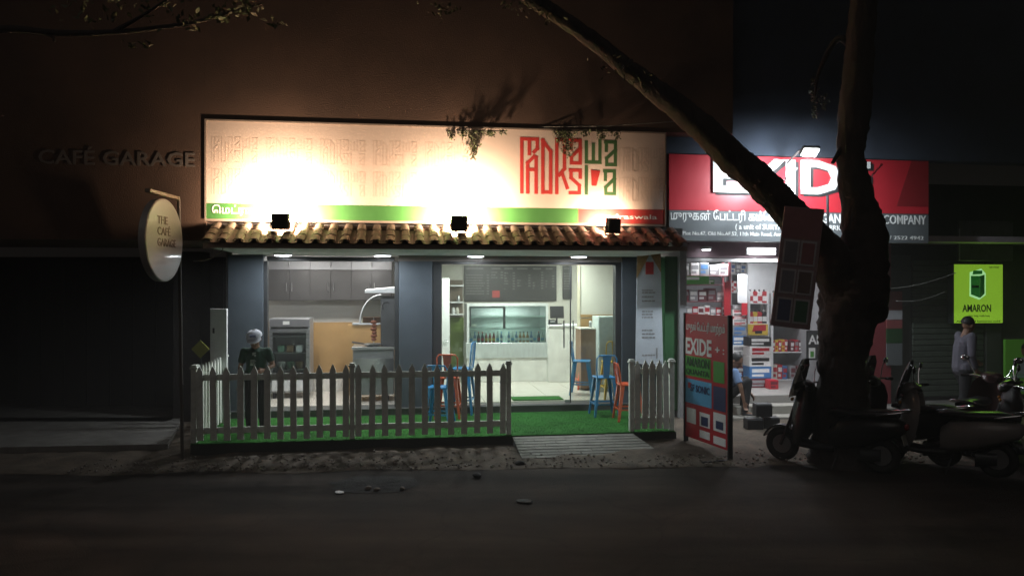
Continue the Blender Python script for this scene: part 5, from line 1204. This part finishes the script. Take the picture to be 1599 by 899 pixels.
def person(name_label, mtx, J, s, shirt, trouser, hair=True, long_sleeve=False, cap=None, shoe=black_pl, extra=None, hs=1.06):
    t = thing('person', name_label, 'person', mtx)
    J = {k: V(v) * s for k, v in J.items()}
    q = MB(); c = lambda a, b_, r0, r1: q.cap(a, b_, r0 * s, r1 * s, 10)
    hd, fw_ = J['head'], J['face'].normalized(); upv = (J['head'] - J['neck']).normalized(); upv = (upv - fw_ * upv.dot(fw_)).normalized(); rt = fw_.cross(upv)
    rot = Matrix((rt, -fw_, upv)).transposed()
    S0 = s; s = s * hs
    hp = lambda x, y, z: hd + (rt * x + fw_ * y + upv * z) * S0 * hs
    q.ell(hd + upv * .02 * s, (.074 * s, .093 * s, .1 * s), 16, 12, rot)
    q.cap(hp(0, .035, -.06), hp(0, .06, -.075), .05 * s, .034 * s); q.ell(hp(0, .03, -.04), (.062 * s, .06 * s, .07 * s), 12, 8, rot)
    q.cap(hp(0, .088, .015), hp(0, .108, -.022), .009 * s, .016 * s, 8)
    q.cap(hp(-.03, .08, .03), hp(.03, .08, .03), .014 * s, .014 * s, 8); q.cap(hp(-.018, .085, -.052), hp(.018, .085, -.052), .011 * s, .011 * s, 8)
    for sx in (-1, 1): q.ell(hp(sx * .078, -.005, -.005), (.012 * s, .022 * s, .033 * s), 8, 6, rot)
    s = S0
    c(J['neck'], hd - upv * .04 * s, .056, .052)
    c(J['pelvis'], J['chest'], .125, .13); c(J['chest'], J['neck'], .12, .06)
    for k in 'LR':
        c(J['sh' + k], J['el' + k], .05, .038); c(J['el' + k], J['wr' + k], .038, .024); c(J['chest'] + (J['sh' + k] - J['chest']) * .5, J['sh' + k], .085, .055)
        hand(q, J['wr' + k], J['hd' + k], J['th' + k], .55, s)
        c(J['hip' + k], J['kn' + k], .08, .055); c(J['kn' + k], J['an' + k], .053, .034); c(J['an' + k], J['to' + k], .036, .026)
    remesh(q, 'body', skin, t, .0075 * s)
    q = MB(); c = lambda a, b_, r0, r1: q.cap(a, b_, r0 * s, r1 * s, 12)
    c(J['pelvis'] - V((0, 0, .02)) * s, J['chest'], .15, .155); c(J['chest'], J['chest'].lerp(J['neck'], .7), .15, .075)
    for sx in 'LR':
        c(J['chest'].lerp(J['sh' + sx], .4), J['sh' + sx], .11, .06)
        end = J['wr' + sx].lerp(J['el' + sx], .12) if long_sleeve else J['sh' + sx].lerp(J['el' + sx], .72)
        if long_sleeve: q.tube([J['sh' + sx], J['el' + sx], end], [.07 * s, .055 * s, .04 * s], 12); q.ell(J['el' + sx], (.055 * s,) * 3)
        else: q.tube([J['sh' + sx], end], [.062 * s, .062 * s], 12)
        c(J['hip' + sx] + V((0, 0, .06)) * s, J['hip' + sx] + V((0, 0, .02)) * s, .1, .1)
    remesh(q, 'shirt', shirt, t, .009 * s)
    q = MB(); c = lambda a, b_, r0, r1: q.cap(a, b_, r0 * s, r1 * s, 12)
    for sx in 'LR':
        c(J['hip' + sx], J['kn' + sx], .098, .07); q.tube([J['kn' + sx], J['an' + sx] + V((0, 0, .01))], [.07 * s, .052 * s], 12)
    c(J['hipL'], J['hipR'], .105, .105); c(J['pelvis'], J['pelvis'] - V((0, 0, .04)), .135, .12)
    remesh(q, 'trousers', trouser, t, .009 * s)
    for sx in 'LR':
        q = MB(); a, b_ = J['an' + sx], J['to' + sx]; q.cap(V((a.x, a.y, b_.z + .01 * s)), b_, .046 * s, .036 * s); q.cap(V((a.x, a.y, b_.z + .01 * s)), a, .046 * s, .042 * s); remesh(q, 'shoe', shoe, t, .008 * s)
    s = S0 * hs
    if hair: q = MB(); q.ell(hp(0, -.018, .035), (.084 * s, .095 * s, .098 * s), 16, 10, rot, -.25 if not cap else -.3); q.build('hair', hair_m, t, 70)
    e = MB()
    for sx in (-1, 1): e.ell(hp(sx * .031, .083, .014), (.014 * s, .008 * s, .008 * s), 8, 6, rot)
    e.build('eyes', mat('eye_dark', (.03, .025, .02), .2), t, 60)
    q = MB().cap(hp(-.022, .094, -.053), hp(.022, .094, -.053), .004 * s, .004 * s, 6); q.build('mouth', mat('lips', (.09, .035, .03), .5), t, 60)
    if cap:
        q = MB(); q.ell(hp(0, -.005, .05), (.108 * s, .12 * s, .082 * s), 20, 9, rot, -.02); co = q.build('cap', cap, t, 60)
        q = MB(); rg = []
        for k in range(9):
            a = math.pi * (k / 8); rg.append([hp(.09 * math.cos(a), .05 + .05 * math.sin(a), .05), hp(.095 * math.cos(a), .06 + .125 * math.sin(a), .03), hp(.095 * math.cos(a), .06 + .125 * math.sin(a), .024), hp(.09 * math.cos(a), .05 + .05 * math.sin(a), .042)])
        q.loft(rg); q.build('brim', cap, co, 60)
        MB().box(hp(0, .098, .095), (.08 * s, .012 * s, .035 * s), rot, .003).build('print', mat('cap_print', (.2, .22, .35), .7), co)
    s = S0
    if extra: extra(t, J, hp, s)
    return t
def tee_print(t, J, hp, s):
    q = MB(); c_ = J['chest'] + V((0, -.158, -.0)) * s
    for dx, dz, w, h in ((.005, .06, .05, .016), (-.006, .038, .03, .02), (.02, .02, .024, .03), (-.015, -.05, .07, .01), (-.01, -.07, .085, .01), (-.02, -.09, .06, .01), (-.012, -.11, .08, .01), (-.02, -.13, .07, .01)): q.box(c_ + V((dx, .0, dz)) * s, (w * s, .012 * s, h * s))
    q.build('shirt_print', mat('tee_print_m', (.3, .32, .28), .8), t)
J1 = dict(pelvis=(0, .0, .92), chest=(0, -.01, 1.2), neck=(.0, -.035, 1.37), head=(-.005, -.085, 1.47), face=(.08, -1, -.42), shL=(.18, -.01, 1.28), shR=(-.18, -.01, 1.28), elL=(.26, .0, 1.05), wrL=(.17, -.2, .99), hdL=(-.55, -.7, -.1), thL=(-.2, .3, .9), elR=(-.25, .03, 1.03), wrR=(-.24, -.1, .82), hdR=(.05, -.3, -.95), thR=(.6, -.8, 0),
          hipL=(.09, 0, .86), hipR=(-.09, 0, .86), knL=(.1, -.03, .47), knR=(-.1, -.03, .47), anL=(.1, .02, .07), anR=(-.11, .02, .07), toL=(.12, -.14, .03), toR=(-.14, -.13, .03))
person('man in a white cap and dark green T-shirt standing behind the picket fence', floor_at(400, 673, ZD) @ RZ(R(6)), J1, .92, tee_green, trouser_m, True, False, cap_white, black_pl, tee_print, 1.17)
J2 = dict(pelvis=(-.05, .1, .16), chest=(.06, .02, .45), neck=(.13, -.04, .66), head=(.17, -.08, .77), face=(.75, -.55, -.6), shL=(.14, .14, .6), shR=(.12, -.2, .6), elL=(.3, .1, .4), wrL=(.4, -.05, .22), hdL=(.5, -.4, -.7), thL=(.2, -.8, .3), elR=(.2, -.3, .34), wrR=(.25, -.3, .1), hdR=(.2, -.1, -.95), thR=(.8, .2, .2),
          hipL=(0, .17, .13), hipR=(-.02, -.03, .13), knL=(.36, .13, .42), knR=(.36, -.1, .42), anL=(.3, .1, -.1), anR=(.3, -.12, -.1), toL=(.46, .08, -.15), toR=(.46, -.16, -.15))
person('man in a blue shirt crouching on the battery shop step', B.at(B.u(1135, -.25), -.2, .29, R(-14)), J2, 1.0, shirt_blue, trouser_m, True, False)
J3 = dict(pelvis=(0, 0, .95), chest=(.03, 0, 1.25), neck=(.06, 0, 1.46), head=(.09, 0, 1.58), face=(1, .25, -.15), shL=(.05, .18, 1.42), shR=(.04, -.18, 1.42), elL=(.1, .22, 1.14), wrL=(.28, .2, 1.0), hdL=(.9, 0, -.3), thL=(0, -.4, .9), elR=(.0, -.24, 1.13), wrR=(.1, -.2, .9), hdR=(.3, .1, -.95), thR=(.9, .1, 0),
          hipL=(0, .09, .88), hipR=(0, -.09, .88), knL=(.16, .09, .5), knR=(-.02, -.09, .48), anL=(.08, .09, .09), anR=(-.2, -.09, .12), toL=(.24, .09, .03), toR=(-.06, -.1, .05))
pm3 = P(1503, 560, 12.2)
person('man in a pale lilac shirt walking past the green lightbox', T((pm3.x, 12.2, .1)), J3, 1.02, shirt_lilac, trouser_m, True, True)
# dark battery cases on the ground by the crouching man
for k, (dx, dv, z) in enumerate(((.12, -1.35, .07), (.42, -1.3, .07), (.28, -1.33, .29))):
    t = thing('car_battery', ('black car battery on the dirt at the crouching man\'s feet', 'black car battery right of the other on the dirt', 'black car battery laid on top of two others')[k], 'battery', B.at(B.u(1150, -1) + dx, dv, z, random.uniform(-.2, .2)))
    MB().bx(-.13, .13, -.09, .09, 0, .18, b=.008).build('case', black_pl, t); MB().bx(-.125, .125, -.085, .085, .18, .2, b=.006).build('lid', mat('lid_grey', (.1, .1, .1), .5), t)
    for sx in (-.09, .09): MB().cyl((sx, 0, .2), (sx, 0, .215), .01).build('terminal', chrome, t, 40)

# ------------------------------------------------------------------ thin haze, added for the bloom around the lamps
hz_ = MB().bx(-92, 92, -62, 92, -1.0, 12.0)
hm = bpy.data.materials.new('haze'); hm.use_nodes = True; nt = hm.node_tree; nt.nodes.clear()
out = nt.nodes.new('ShaderNodeOutputMaterial'); pv_ = nt.nodes.new('ShaderNodeVolumePrincipled')
pv_.inputs['Color'].default_value = (.9, .88, .86, 1); pv_.inputs['Density'].default_value = 0.011; pv_.inputs['Anisotropy'].default_value = 0.0
nt.links.new(pv_.outputs['Volume'], out.inputs['Volume'])
tag(hz_.build('haze', hm), 'thin haze added over the street for lamp glow', None, None, 'stuff')
